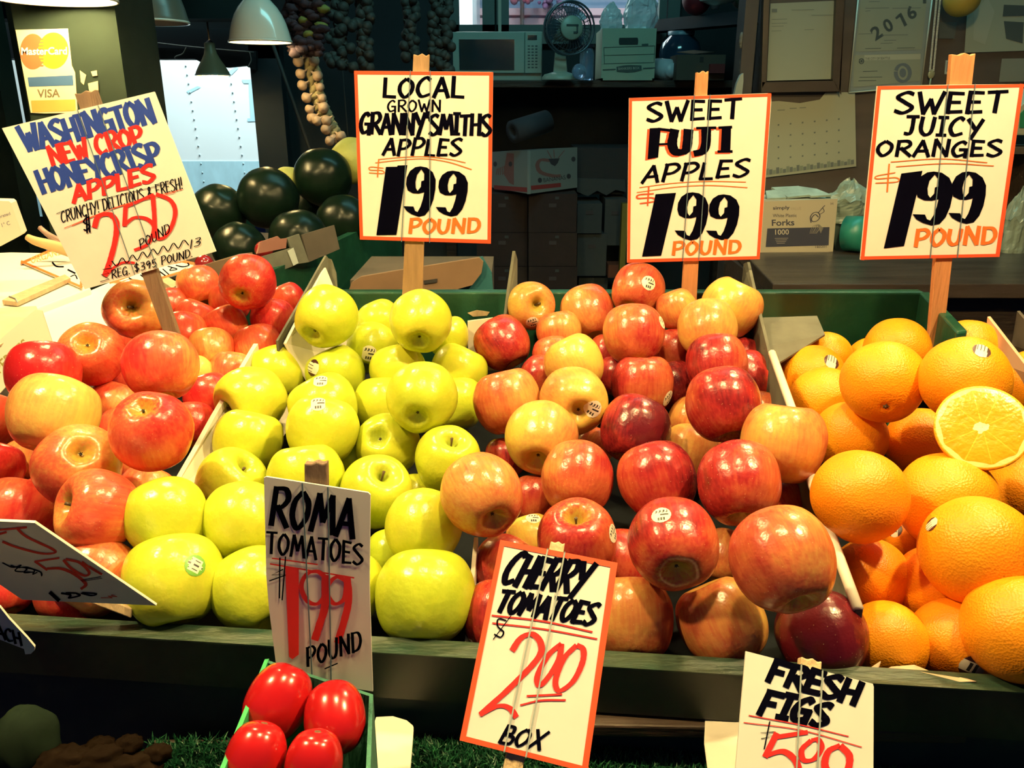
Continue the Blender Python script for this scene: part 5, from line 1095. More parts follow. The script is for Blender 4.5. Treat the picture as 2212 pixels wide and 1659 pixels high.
# kraft carton behind the granny smith stake
Yk = 1.62; mb = MB(); k1 = [(752, 630), (760, 610), (780, 598), (850, 586), (1035, 557), (1044, 566), (1040, 590), (1020, 616), (990, 624), (985, 660), (752, 660)]
kt = T('cardboard_box', 'torn kraft carton standing behind the granny smith sign stake', 'box', PY(900, 655, Yk))
mb.slab([PY(x, y, Yk) for x, y in k1], .01, m_kraft, nrm=(0, 1, 0)); mb.build('front_panel', kt)
mb = MB(); mb.slab([PY(x, y, Yk-.002) for x, y in ((915, 606), (945, 602), (944, 610), (916, 614))], .001, m_cord, nrm=(0, 1, 0)); mb.build('hand_hole', kt)
mb = MB(); mb.slab([PY(x, y, Yk+.012) for x, y in ((1020, 560), (1042, 555), (1062, 590), (1068, 660), (985, 660), (1000, 610), (1012, 600))], .01, M('teal_printed_card', (.010, .10, .12), .7), nrm=(0, 1, 0)); mb.build('torn_print', kt)
mb = MB(); a, b = PY(752, 640, Yk), PY(1060, 640, Yk); mb.aabb(a.x, b.x, Yk+.03, Yk+.30, PY(900, 660, Yk).z-.1, PY(900, 612, Yk).z, m_kraft_d); mb.build('carton_body', kt)
mb = MB(); mb.aabb(a.x+.0, b.x+.2, Yk-.05, Yk+.4, 0, PY(900, 660, Yk).z-.101, m_void); tag(mb.build('low_cabinet'), 'dark low cabinet behind the green back board', 'cabinet')
# curved grey-green cardboard edge beside the white panel
mb = MB(); mb.slab([P(x, y, 1.234+.0004*(640-y)*0) for x, y in ((702, 556), (716, 560), (726, 590), (730, 640), (730, 720), (712, 720), (712, 600), (700, 575))], .004, m_grey_card); tag(mb.build('cardboard_flap'), 'curved grey cardboard edge behind the white pointed panel', 'cardboard')
# ---------------------------------------------------------------- hanging garlic and dried flowers
m_gar = M('garlic_skin', (.40, .28, .19), .6, (30, .35), stretch=(1, 1, .3)); m_gst = M('dried_garlic_stalk', (.30, .25, .12), .8, (40, .5), stretch=(1, 1, .2)); m_gdk = M('shaded_garlic_skin', (.045, .045, .036), .7, (30, .4))  # rear braids use a darkened garlic colour that stands for shade
def bulb(q, r, m, ax):
    mb = MB(); pr = [(.01, -.85), (.3, -.9), (.75, -.62), (1, -.1), (.9, .35), (.55, .72), (.22, 1.0), (.14, 1.45)]
    s = sm_prof(pr, 3); mb.lathe([(a*r, h*r) for a, h in s], m, q, ax, 20)
    for i, v in enumerate(mb.v):
        p = Vector(v)-q; a = Vector(ax).normalized(); w_ = p-a*p.dot(a); 
        if w_.length > 1e-5:
            an = math.atan2(w_.dot(a.orthogonal()), w_.dot(a.cross(a.orthogonal()))); mb.v[i] = tuple(Vector(v)+w_*(.06*math.cos(7*an)))
    return mb
def braid(label, spine, bulbs, d_, r, m, ms):
    t = T('garlic_braid', label, 'garlic braid', P(*spine[-1], d_), 'garlic braids')
    mb = MB(); sp_ = spline([P(x, y, d_+.01) for x, y in spine], 6)
    for k in range(3):
        mb.tube([p+Vector((math.sin(i*.8+k*2.1)*.017, math.cos(i*.8+k*2.1)*.012, 0)) for i, p in enumerate(sp_)], .0135, ms, 6)
    top = sp_[0]; mb.tube([top, Vector((top.x, top.y, 3.55))], .006, ms, 6); mb.build('stalk', t)
    rr = random.Random(len(bulbs)*7+int(spine[0][0]))
    for x, y in bulbs:
        q = P(x, y, d_-rr.uniform(.0, .03)); sx_ = min(spine, key=lambda s: abs(s[1]-y))[0]
        bulb(q, r*rr.uniform(.88, 1.12), m, (.8 if x < sx_ else -.8, .1+rr.uniform(-.2, .2), .55)).build('bulb', t)
Z2 = lambda l: [(400+x/3.95, y/3.95) for x, y in l]
braid('sunlit garlic braid hanging down to the watermelons', Z2([(1064, 440), (1068, 480), (1072, 520), (1110, 700), (1140, 850), (1180, 950), (1230, 1060), (1290, 1160)]), Z2([(965, 525), (985, 632), (1000, 730), (1035, 835), (1062, 935), (1085, 1010), (1125, 1032), (1205, 1030), (1200, 1105), (1235, 1205), (1330, 1165), (1270, 1185), (1100, 520), (1130, 648), (1150, 745), (1168, 840), (1180, 920)]), 2.95, .018, m_gar, m_gst)
Z6 = lambda l: [(600+x/5.53, y/5.53) for x, y in l]
rr = random.Random(2)
for lab, x0, x1, ytop, ybot, n_, d_ in (('dim pale garlic braid right behind the sunlit one', 600, 900, -150, 820, 34, 3.2), ('dim garlic braid with large bulbs behind the granny smith sign', 930, 1110, -150, 830, 26, 3.25), ('dark garlic braid hanging behind the granny smith stake end', 1500, 1660, -150, 700, 26, 3.4), ('dark garlic braid nearest the microwave', 1830, 2080, -150, 880, 44, 3.4)):
    bl = [(x0+(x1-x0)*rr.random(), ytop+(ybot-ytop)*(i+.5)/n_) for i in range(n_)]; xm = (x0+x1)/2
    braid(lab, Z6([(xm-30, ytop-200), (xm-15, ytop+200), (xm, (ytop+ybot)/2), (xm+10, ybot)]), Z6(bl), d_, .021, m_gdk, m_gdk)
t = T('dried_flower_bunch', 'dark bunch of dried purple flowers with yellow-green tips beside the lamp', 'flowers', Z6([(380, 640)])[0] and P(*Z6([(380, 640)])[0], 2.9))
mb = MB(); mg = MB()
for k in range(240):
    x, y = rr.uniform(100, 560), rr.uniform(-200, 640); x = x if y < 350 else 180+(x-100)*.72; q = P(*Z6([(x, y)])[0], 2.78+rr.uniform(-.05, .05))
    mb.ball(q, rr.uniform(.012, .024), M('yellow_green_florets', (.16, .17, .03), .8) if k % 9 == 0 else M('dried_purple_petals', (.035, .018, .030), .9, (60, .5)), 7, 5, (1, 1, .7), .5)
mb.build('petals', t); mb = MB(); q = P(*Z6([(330, -100)])[0], 2.78); mb.tube([q, (q.x, q.y, 3.55)], .008, m_gst, 6); mb.build('stems', t)
# sloping poles in the dark behind the garlic
for a, b, lab in (((598, 120), (690, 380), 'thin slanting pole behind the garlic'), ((740, 150), (752, 300), 'thin hanging string right of the garlic braid')):
    mb = MB(); mb.tube([P(*a, 3.6)+(P(*a, 3.6)-P(*b, 3.6)).normalized()*((3.545-P(*a, 3.6).z)/(P(*a, 3.6)-P(*b, 3.6)).normalized().z), P(*a, 3.6), P(*b, 3.6)], .008 if a[0] < 700 else .003, M('dusky_wood', (.05, .06, .06), .7), 8); tag(mb.build('pole' if a[0] < 700 else 'string'), lab, 'pole' if a[0] < 700 else 'string')
# ---------------------------------------------------------------- rear shelf
YS = 4.60; zsh = PY(1200, 174, YS).z
sh = T('rear_shelf', 'long dark rear shelf holding the microwave and the fan', 'shelf', (PY(1250, 180, YS).x, YS+.2, 0))
xs0, xs1 = PY(930, 180, YS).x, PY(1660, 180, YS).x
MB().aabb(xs0, xs1, YS-.04, YB-.01, zsh-.035, zsh, m_dark).build('shelf_board', sh, bevel=.003)
for x in (xs0+.05, xs1-.05): MB().aabb(x-.03, x+.03, YB-.10, YB-.02, 0, zsh-.035, m_dark).build('post', sh)
m_mw = M('microwave_plastic', (.30, .42, .36), .45); m_mwd = M('microwave_dark_glass', (.020, .040, .045), .12); m_key = M('grey_key_print', (.05, .08, .08), .5)
t = T('microwave_oven', 'pale microwave oven on the rear shelf behind the granny smith sign', 'microwave', (PY(1075, 172, YS).x, YS+.15, zsh))
mb = MB(); xa, xb, z0, z1 = pxbox(mb, 985, 68, 1171, 174.5, YS+.02, .32, m_mw); mb.build('body', t, bevel=.006)
mb = MB(); pxbox(mb, 978, 69, 1133, 158, YS, .02, m_mw); mb.build('door', t, bevel=.003)
mb = MB(); pxbox(mb, 992, 85, 1111, 151, YS-.004, .004, m_mwd); mb.build('door_window', t)
mb = MB(); pxbox(mb, 1134, 69, 1170, 158, YS, .02, m_mw); mb.build('control_panel', t, bevel=.002)
mb = MB(); pxbox(mb, 1140, 76, 1160, 86, YS-.003, .004, m_mwd); mb.build('display', t)
mb = MB()
for i in range(8):
    for j in range(3): pxbox(mb, 1140+j*8, 98+i*6.6, 1145+j*8, 101+i*6.6, YS-.002, .003, m_key)
mb.build('keypad', t)
# fan
m_fan = M('fan_pale_plastic', (.32, .42, .34), .4); m_wire = M('fan_wire', (.10, .14, .17), .4, metal=.6); m_bl = M('fan_blade_blue_plastic', (.09, .16, .22), .3, trans=.3)
Yf2 = 4.42; fc = PY(1226, 62, Yf2); fr_ = (PY(1279, 62, Yf2)-fc).length; fn = Vector((.25, -1, -.02)).normalized()
t = T('desk_fan', 'pale desk fan with round wire cage on the rear shelf', 'fan', (PY(1211, 175, Yf2).x, Yf2, zsh))
fa = fn.orthogonal().normalized(); fu = Vector((0, 0, 1)); fa = fu.cross(fn).normalized(); fu = fn.cross(fa)
mb = MB()
for off, k in ((0, 1), (.05, 1.0), (.09, .86)): mb.tube([fc-fn*(off-.05)+(fa*math.cos(i*.1963)+fu*math.sin(i*.1963))*fr_*k for i in range(33)], .005 if off < .06 else .003, m_wire, 6, False)
for k in (.35, .6, .8): mb.tube([fc+fn*(.055-.02*k)+(fa*math.cos(i*.1963)+fu*math.sin(i*.1963))*fr_*k for i in range(33)], .0015, m_wire, 5, False)
for i in range(36):
    a = i*math.pi/18; dr = fa*math.cos(a)+fu*math.sin(a); mb.tube([fc+fn*.06+dr*.04, fc+fn*.055+dr*fr_*.7, fc+dr*fr_], .0015, m_wire, 4); mb.tube([fc-fn*.07+dr*.05, fc-fn*.05+dr*fr_*.8, fc+dr*fr_], .0015, m_wire, 4)
mb.build('cage', t)
for i in range(3):
    mb = MB(); a0 = i*2.094+.5; pts = []
    g = [[fc+(fa*math.cos(a0+s*1.3*(.6+.4*q))+fu*math.sin(a0+s*1.3*(.6+.4*q)))*fr_*(.2+.66*q)+fn*(.02-.045*s) for s in np.linspace(0, 1, 6)] for q in np.linspace(0, 1, 6)]
    mb.add([p for r_ in g for p in r_], [(i_*6+j, i_*6+j+1, i_*6+j+7, i_*6+j+6) for i_ in range(5) for j in range(5)], m_bl, True); mb.build('blade', t)
hb_ = fc+fn*.062; mb = MB(); mb.lathe([(.055, 0), (.056, .008), (.05, .014), (.0005, .016)], m_fan, hb_, fn, 32); mb.box(hb_+fn*.017+fu*.012, fa*.03, fu*.004, fn*.001, m_key); mb.box(hb_+fn*.017+fa*.024+fu*-.004, fa*.004, fu*.018, fn*.001, m_key); mb.box(hb_+fn*.017+fa*.016+fu*-.02, fa*.01, fu*.004, fn*.001, m_key); mb.build('hub_badge', t)
mb = MB(); mb.lathe([(.0005, -.17), (.045, -.16), (.055, -.12), (.055, -.03), (.04, .0)], m_fan, fc, fn, 24); mb.build('motor', t)
q0 = PY(1211, 172, Yf2); mb = MB(); ne = [(1200, 108), (1222, 108), (1226, 160), (1195, 160)]; mb.slab([PY(x, y, Yf2+.03) for x, y in ne], .05, m_fan, nrm=(0, 1, 0)); mb.build('neck', t, bevel=.006)
mb = MB(); mb.lathe([(.092, 0), (.092, .012), (.08, .026), (.035, .038), (.0005, .04)], m_fan, (q0.x, Yf2+.05, zsh), n=36); mb.build('base', t)
# file box with bags, bottle, jug, jar, carton
m_fb_ = M('file_box_board', (.34, .46, .34), .7); m_fbk = M('file_box_print', (.05, .09, .08), .6)
Yb_ = 4.55; t = T('file_box', 'pale green-grey cardboard file box with hand hole on the rear shelf', 'box', (PY(1360, 172, Yb_).x, Yb_+.2, zsh))
c = Card(1358, 115, Yb_/ray(1358, 115).y, (0, -1, 0), (1240, 0, 5.267))
xa, xb, z0, z1 = (PY(1300, 115, Yb_).x, PY(1416, 115, Yb_).x, zsh, PY(1358, 61, Yb_).z)
mb = MB(); mb.aabb(xa, xb, Yb_+.002, Yb_+.012, z0, z1, m_fb_).aabb(xa, xb, Yb_+.33, Yb_+.34, z0, z1, m_fb_).aabb(xa, xa+.01, Yb_, Yb_+.34, z0, z1, m_fb_).aabb(xb-.01, xb, Yb_, Yb_+.34, z0, z1, m_fb_).aabb(xa, xb, Yb_, Yb_+.34, z0, z0+.01, m_fb_); mb.build('carton', t)
c.fill([(520+10*math.cos(a), 470+40*math.sin(a)) for a in np.linspace(1.57, 4.71, 8)]+[(720+10*math.cos(a), 468+40*math.sin(a)) for a in np.linspace(-1.57, 1.57, 8)], M('hand_hole_dark', (.02, .035, .035), .8))
for a, b in (((340, 540), (920, 520)), ((340, 630), (920, 615)), ((340, 725), (910, 710)), ((340, 540), (345, 725)), ((920, 520), (910, 710))): c.ribbon([a, b], 7, m_fbk)
c.ribbon([(330, 795), (470, 788)], 18, m_fbk); c.ribbon([(790, 778), (920, 772)], 18, m_fbk); c.fill([(770, 500), (845, 495), (845, 520), (772, 524)], m_fbk)
c.fill([(482, 760), (560, 745), (640, 740), (768, 745), (770, 800), (690, 820), (600, 826), (485, 815)], m_fbk); c.text('BANKERS BOX', (505, 796), (748, 786), 28, M('file_box_lettering', (.30, .40, .34), .6), .01); c.build('printed_front', t)
m_bag = M('clear_plastic_bag', (.66, .84, .90), .25, trans=.12, alpha=.85)
def bag(label, x0, x1, ytop, ybot, Y, seed, spikes=3):
    rr = random.Random(seed); mb = MB(); a, b = PY(x0, ybot, Y), PY(x1, ytop, Y); ctr_ = (a+b)/2; sx, sz = abs(b.x-a.x)/2, abs(b.z-a.z)/2; n1, n2 = 28, 20; v = []; f = []
    for i in range(n2+1):
        tt = i/n2; zz = -1+2*tt; pr = (1-.10*(1-tt)) if tt < .55 else max(.10, 1-((tt-.55)/.45)**1.3*.9)
        for j in range(n1):
            an = j*2*math.pi/n1; d0_ = Vector((math.cos(an), math.sin(an), zz)); k = pr*(1+.32*noise.noise(Vector((d0_.x*1.9, d0_.y*1.9, zz*1.7))+Vector((seed, 0, 0)))+.10*noise.noise(d0_*6))
            v.append(ctr_+Vector((sx*k*d0_.x, sx*.7*k*d0_.y, sz*zz+(.25*sz*noise.noise(d0_*3+Vector((0, seed, 0))) if tt > .5 else 0))))
    for i in range(n2): f += [(i*n1+j, i*n1+(j+1) % n1, (i+1)*n1+(j+1) % n1, (i+1)*n1+j) for j in range(n1)]
    mb.add(v, f, m_bag, False); tag(mb.build('plastic_bag'), label, 'plastic bag', 'plastic bags on the file box'); 
bag('small crumpled clear plastic bag standing in the file box beside the fan', 1294, 1346, 6, 70, Yb_+.12, 3); bag('large crumpled clear plastic bag standing tall in the file box', 1350, 1424, -40, 70, Yb_+.12, 9)
m_bot = M('blue_clear_plastic', (.35, .55, .80), .15, trans=.6, alpha=.8)
q = PY(1267, 172, 4.5); mb = MB(); mb.lathe([(.0005, 0), (.034, .0), (.036, .02), (.036, .12), (.030, .15), (.024, .155)], m_bot, (q.x, 4.52, zsh), n=24); t = T('plastic_jar', 'clear bluish jar with dark lid between fan and file box', 'jar', (q.x, 4.52, zsh)); mb.build('body', t); mb = MB(); mb.lathe([(.038, .155), (.038, .168), (.0005, .172)], M('dark_lid', (.04, .03, .05), .4), (q.x, 4.52, zsh), n=24); mb.build('lid', t)
q = PY(1248, 160, 4.44); tag(MB().ball((q.x, 4.35, zsh+.036), .036, m_bot, 20, 14).build('plastic_cup'), 'rounded clear blue plastic cup at the foot of the fan', 'cup')
m_jug = M('milky_white_plastic', (.50, .62, .68), .35); q = PY(1425, 138, 4.5); mb = MB(); ax = Vector((.30, -1, -.08)).normalized(); q = PY(1441, 140, 4.6); cj = Vector((q.x, 4.68, zsh+.056)); mb.lathe([(.0005, -.10), (.05, -.098), (.054, -.08), (.054, .05), (.044, .075), (.036, .085), (.036, .10), (.0005, .102)], m_jug, cj, ax, 28); tag(mb.build('plastic_jug'), 'milky white plastic tub lying on its side next to the file box', 'tub')
q = PY(1474, 170, 4.75); m_dj = M('dark_blue_glass', (.015, .04, .075), .12, coat=.5); t = T('glass_jar', 'big dark blue glass jar with pale shoulder behind the small carton', 'jar', (q.x, 4.8, zsh)); mb = MB(); hj = PY(1474, 66, 4.8).z-zsh; mb.lathe([(.0005, 0), (.105, 0), (.112, .02), (.112, hj*.62), (.10, hj*.78), (.07, hj*.9), (.066, hj*.93)], m_dj, (q.x, 4.86, zsh), n=36); mb.build('body', t); mb = MB(); mb.lathe([(.07, hj*.92), (.072, hj), (.0005, hj*1.01)], M('pale_blue_lid', (.16, .28, .36), .35), (q.x, 4.86, zsh), n=36); mb.build('lid', t)
t = T('cardboard_box', 'small brown carton with open flap at the end of the rear shelf', 'box', (PY(1520, 170, 4.5).x, 4.6, zsh)); mb = MB(); pxbox(mb, 1462, 118, 1566, 173, 4.5, .2, M('shaded_carton', (.085, .07, .05), .8)); mb.build('carton', t); mb = MB(); mb.slab([PY(1462, 112, 4.52), PY(1500, 108, 4.7), PY(1545, 112, 4.7), PY(1500, 116, 4.5)], .003, M('shaded_carton', 0)); mb.build('flap', t); mb = MB(); pxbox(mb, 1512, 123, 1520, 134, 4.498, .002, m_cord); mb.build('hand_hole', t)
tag(pxbox(mb := MB(), 1534, 138, 1566, 158, 4.46, .03, M('dull_red_packet', (.16, .02, .02), .6)) and mb.build('packet'), 'small dull red packet in front of the brown carton', 'packet')
# upper ledge with dish, pots
mb = MB(); a, b = PY(1400, 44, 5.0), PY(1668, 16, 4.3); mb.slab([a, b, b-Vector((0, 0, .06)), a-Vector((0, 0, .06))], .16, M('blue_black_ledge', (.012, .022, .032), .5), nrm=Vector((.3, 1, 0)).normalized()); tag(mb.build('upper_ledge'), 'dark ledge slanting back above the jar at the rear', 'shelf')
q = PY(1556, 26, 4.5); mb = MB(); mb.lathe([(.02, -.02), (.022, -.004), (.09, .012), (.10, .022), (.088, .016), (.0005, .0)], M('pale_dish_glass', (.55, .75, .72), .2), (q.x, 4.62, q.z+.045), n=36); tag(mb.build('dish'), 'pale glass footed dish on the dark ledge', 'dish')
for x, y, r, col, lab, nm in ((1508, 8, .075, (.16, .012, .02), 'dark red pot beside the dish on the ledge', 'flower_pot'), (1608, 2, .06, (.035, .05, .03), 'dark round gourd next to the dish on the ledge', 'gourd')):
    q = PY(x, y, 4.62); mb = MB(); mb.ball((q.x, 4.66, q.z+.03), r, M(nm+'_skin', col, .5), 20, 14, (1, 1, 1.1)); tag(mb.build(nm), lab, 'pot' if nm == 'flower_pot' else 'gourd')
# ---- things below the rear shelf, their near darkness put into the colours
m_ban = M('shaded_fruit_carton', (.15, .19, .19), .7); m_bpk = M('carton_pink_print', (.17, .08, .075), .7); m_bd = M('carton_dark_print', (.03, .03, .04), .7); m_brd = M('carton_red_print', (.22, .03, .03), .7)
d0_ = 3.9; A_ = [P(1063, 328, 4.15), P(1142, 325, 3.85), P(1142, 419, 3.85), P(1063, 405, 4.15)]; B_ = [P(1142, 325, 3.85), P(1247, 318, 4.1), P(1247, 405, 4.1), P(1142, 419, 3.85)]
t = T('fruit_carton', 'white printed fruit carton on top of the dark stack below the rear shelf', 'box', P(1142, 419, 3.85), 'stacked cartons')
na = (A_[1]-A_[0]).cross(A_[3]-A_[0]).normalized(); na = na if na.y < 0 else -na; nb2 = (B_[1]-B_[0]).cross(B_[3]-B_[0]).normalized(); nb2 = nb2 if nb2.y < 0 else -nb2
c = Card(1100, 370, 1, na, (900, 0, 3.95)); c.o = A_[0]; c.mb.slab(A_, .01, m_ban, nrm=-na); c.fill([(660, 1580), (945, 1600), (945, 1640), (660, 1615)], m_brd); c.fill([(770, 1305), (830, 1310), (830, 1580), (790, 1560), (740, 1480)], m_bpk)
for x in (670, 800): c.fill([(x+16*math.cos(a), 1400+22*math.sin(a)) for a in np.linspace(0, 6.28, 14)[:-1]], m_bd)
for k in range(5): c.ribbon([(680+k*18, 1490), (690+k*14, 1440-k*6)], 8, m_bpk)
c.build('side_panel', t)
c = Card(1200, 370, 1, nb2, (900, 0, 3.95)); c.o = B_[0]; c.mb.slab(B_, .01, m_ban, nrm=-nb2)
c.ribbon([(1140, 1370), (1060, 1365), (1030, 1410), (1060, 1470), (1160, 1500), (1230, 1500)], 36, m_bpk, True); c.fill([(1125, 1355), (1220, 1350), (1205, 1390), (1180, 1418), (1145, 1400)], m_bd); c.ribbon([(1150, 1350), (1115, 1285)], 8, m_bpk); c.ribbon([(1175, 1345), (1170, 1280)], 8, m_bpk); c.ribbon([(1210, 1345), (1260, 1285)], 8, m_bpk)
for x, y in ((1052, 1538), (1298, 1504), (1338, 1358)): c.fill([(x+18*math.cos(a), y+22*math.sin(a)) for a in np.linspace(0, 6.28, 14)[:-1]], m_bd)
c.text('BANANAS', (1085, 1556), (1272, 1530), 36, m_bd); c.fill([(975, 1585), (1230, 1560), (1232, 1595), (978, 1622)], m_brd); c.build('front_panel', t)
zc_ = P(1142, 419, 3.85).z; mb = MB(); mb.slab([A_[0], A_[1], B_[1], (A_[0]+B_[1])-A_[1]], .01, m_ban, nrm=(0, 0, -1)); mb.build('lid', t)
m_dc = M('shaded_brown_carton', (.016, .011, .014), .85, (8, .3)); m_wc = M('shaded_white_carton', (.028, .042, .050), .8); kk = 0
def carton(x0, y0, x1, y1, Y, dep, m, lab, hole=True):
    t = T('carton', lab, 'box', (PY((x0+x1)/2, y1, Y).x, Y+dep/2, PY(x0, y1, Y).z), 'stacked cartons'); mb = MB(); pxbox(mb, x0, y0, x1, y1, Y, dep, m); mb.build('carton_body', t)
    mb = MB(); xm, ym = (x0+x1)/2, y0+(y1-y0)*.3; pxbox(mb, xm-8, ym-4, xm+8, ym+4, Y-.003, .004, m_bd); mb.build('hand_hole', t)
    mb = MB(); pxbox(mb, x1-(x1-x0)*.45, y0+6, x1-(x1-x0)*.37, y0+12, Y-.003, .004, m_wc); mb.build('label', t)
col = ['top', 'second', 'third']
for i, (y0, y1) in enumerate(((419, 502), (503, 575), (576, 662))):
    carton(1142, y0, 1246, y1, 4.02, .4, m_dc, 'brown carton in the dark, %s below the banana carton in its stack' % ['first', 'second', 'third'][i]); carton(1030, y0, 1139, y1, 4.12, .4, m_dc, 'brown carton in the dark, %s of the stack beside the granny smith sign' % col[i])
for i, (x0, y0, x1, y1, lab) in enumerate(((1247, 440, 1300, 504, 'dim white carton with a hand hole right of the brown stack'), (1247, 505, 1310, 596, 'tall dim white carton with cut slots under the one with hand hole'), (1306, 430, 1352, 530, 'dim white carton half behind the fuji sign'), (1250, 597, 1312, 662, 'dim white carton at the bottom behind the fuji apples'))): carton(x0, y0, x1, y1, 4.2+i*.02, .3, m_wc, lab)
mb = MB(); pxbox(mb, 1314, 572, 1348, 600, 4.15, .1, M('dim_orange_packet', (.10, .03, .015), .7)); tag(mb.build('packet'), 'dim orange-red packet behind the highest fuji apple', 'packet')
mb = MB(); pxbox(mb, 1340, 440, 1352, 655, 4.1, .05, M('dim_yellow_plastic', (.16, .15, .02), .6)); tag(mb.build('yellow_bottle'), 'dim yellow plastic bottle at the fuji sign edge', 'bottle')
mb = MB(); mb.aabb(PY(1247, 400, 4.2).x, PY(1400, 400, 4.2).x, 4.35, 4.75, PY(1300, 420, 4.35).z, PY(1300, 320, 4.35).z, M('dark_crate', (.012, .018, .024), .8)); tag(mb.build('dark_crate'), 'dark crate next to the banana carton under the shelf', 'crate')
mb = MB(); pb = [(1245, 385), (1350, 388), (1352, 415), (1330, 410), (1310, 422), (1290, 412), (1270, 424), (1246, 414)]; mb.slab([PY(x, y, 4.3) for x, y in pb], .02, m_wc, nrm=(0, 1, 0)); tag(mb.build('torn_plastic_sheet'), 'torn pale plastic sheet hanging below the dark crate', 'plastic sheet')
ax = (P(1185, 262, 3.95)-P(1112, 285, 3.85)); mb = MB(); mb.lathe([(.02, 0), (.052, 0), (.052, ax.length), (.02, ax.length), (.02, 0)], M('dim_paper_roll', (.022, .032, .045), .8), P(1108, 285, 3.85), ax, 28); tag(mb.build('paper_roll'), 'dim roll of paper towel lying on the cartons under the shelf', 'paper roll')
mb = MB(); mb.aabb(PY(1010, 640, 4.0).x, PY(1420, 640, 4.0).x, 3.95, 4.9, 0, PY(1200, 662, 4.02).z, m_void); tag(mb.build('pallet_base'), 'dark platform under the stacked cartons', 'platform')
mb = MB(); mb.aabb(PY(1040, 300, 4.3).x, PY(1420, 300, 4.3).x, 3.98, 4.85, PY(1180, 322, 3.98).z-.34, PY(1180, 322, 3.98).z-.33, m_void); 
# ---------------------------------------------------------------- notice wall and counter
YN = 2.58; xw = PY(1632, 300, YN).x; zct = HC-.415
m_nw = M('brown_notice_board', (.060, .050, .040), .7, (5, .35), stretch=(1, 1, 4))
struct('wall_notice', MB().aabb(xw, 3.0, YN, YN+.08, 0, 3.55, m_nw))
ctp = T('counter', 'dark stained wooden counter under the notice board', 'counter', (1.6, 2.25, 0))
MB().slab([Vector((PZ(1662, 608, zct).x, 1.96, zct)), Vector((2.4, 1.96, zct)), Vector((2.4, YN-.002, zct)), Vector((PZ(1640, 550, zct).x-.02, YN-.002, zct))], .035, M('dark_stained_counter', (.055, .042, .032), .35, (7, .5), (18, .2), stretch=(.6, 3, 3)), nrm=(0, 0, -1)).build('worktop', ctp, bevel=.003)
MB().aabb(PZ(1690, 608, zct).x, 2.38, 2.02, YN-.05, 0, zct-.036, m_dark).build('cabinet', ctp)
def wallcard(q, m, label, name='notice', dy=.004, z=(1652, 0, 3.95), th=.002, cat='notice'):
    c = Card(1850, 100, YN/ray(1850, 100).y, (0, -1, 0), z); c.o.y = YN-dy; c.board(q, th, m); return c
m_pg = M('aged_paper', (.22, .25, .19), .7); m_pb = M('bluish_paper', (.19, .23, .22), .6); m_ink = M('faint_print', (.10, .12, .11), .7); m_ink2 = M('dark_print', (.035, .055, .055), .6)
# framed licence
t = T('framed_licence', 'framed faded certificate with taped-over glass on the brown wall', 'frame', PY(1730, 195, YN-.01), None)
c = wallcard([(48, 30), (612, 5), (580, 675), (18, 690)], m_pg, '', dy=.010); rq = random.Random(5)
c.fill([(60, 75), (105, 75), (105, 105), (60, 105)], m_ink)
for k, (x0, x1, y) in enumerate(((230, 420, 85), (400, 600, 130), (60, 190, 165), (60, 190, 200), (60, 160, 225), (60, 140, 265), (340, 420, 255))): c.ribbon([(x0, y), (x1, y-3)], 6, m_ink)
c.build('paper', t)
fq = [((-8, -60), (48, -60), (18, 690), (-30, 780)), ((612, -60), (690, -60), (640, 780), (580, 690)), ((-30, 700), (600, 690), (640, 780), (-30, 790))]
mb = MB(); c2 = Card(1730, 100, YN/ray(1730, 100).y, (0, -1, 0), (1652, 0, 3.95)); c2.o.y = YN-.026
for q in fq: mb.slab([c2.pt(p) for p in q], .024, M('dark_brown_frame', (.045, .034, .022), .4, (12, .3)), nrm=(0, 1, 0))
mb.build('picture_frame', t, bevel=.002)
# plastic sleeve with 2016 licence and city certificate
t = T('licence_sleeve', 'clear plastic sleeve holding two licences, the upper stamped 2016', 'notice', PY(1920, 195, YN-.006), None)
c = wallcard([(800, -40), (1430, -40), (1335, 735), (720, 780)], m_pb, '', dy=.005); c.fill([(820, -30), (1385, -30), (1340, 420), (775, 440)], m_pg); c.fill([(765, 470), (1330, 455), (1325, 690), (755, 745)], m_pg); c.fill([(850, 470), (1330, 460), (1328, 505), (850, 515)], M('pale_paper_strip', (.32, .34, .26), .6))
c.text('2', (945, 352), (1015, 305), (-55, -100), m_ink2, .03); c.text('0', (1048, 288), (1110, 245), (-55, -100), m_ink2, .03); c.fill([(1142, 122), (1164, 108), (1216, 212), (1192, 228)], m_ink2); c.fill([(1112, 152), (1142, 122), (1158, 140), (1124, 166)], m_ink2); c.text('6', (1245, 178), (1310, 135), (-55, -100), m_ink2, .03)
for k, (x0, x1, y) in enumerate(((890, 980, 15), (860, 1060, 70), (1090, 1330, 70), (860, 900, 95), (800, 920, 290), (1020, 1120, 345), (990, 1090, 370), (1000, 1220, 300), (1130, 1280, 410), (860, 990, 415), (840, 960, 610), (800, 950, 690), (810, 1000, 660))): c.ribbon([(x0, y), (x1, y-3)], 7, m_ink if k < 8 else m_ink2)
c.text('THE CITY OF SEATTLE', (858, 512), (1068, 505), 20, m_ink2)
for (cx, cy, rr_) in ((825, 522, 24), (1178, 622, 80)):
    mm = m_ink2 if rr_ < 50 else M('blue_grey_emblem', (.10, .13, .15), .6)
    c.ribbon([(cx+rr_*.75*math.cos(a), cy+rr_*.9*math.sin(a)) for a in np.linspace(3.4, 6.6, 14)], rr_*.42, mm, True); c.ribbon([(cx+rr_*.75*math.cos(a), cy+rr_*.9*math.sin(a)) for a in np.linspace(.3, 3.3, 14)], rr_*.42, mm, True)
    c.fill([(cx+rr_*.36*math.cos(a), cy+rr_*.5*math.sin(a)) for a in np.linspace(0, 6.28, 16)[:-1]], mm)
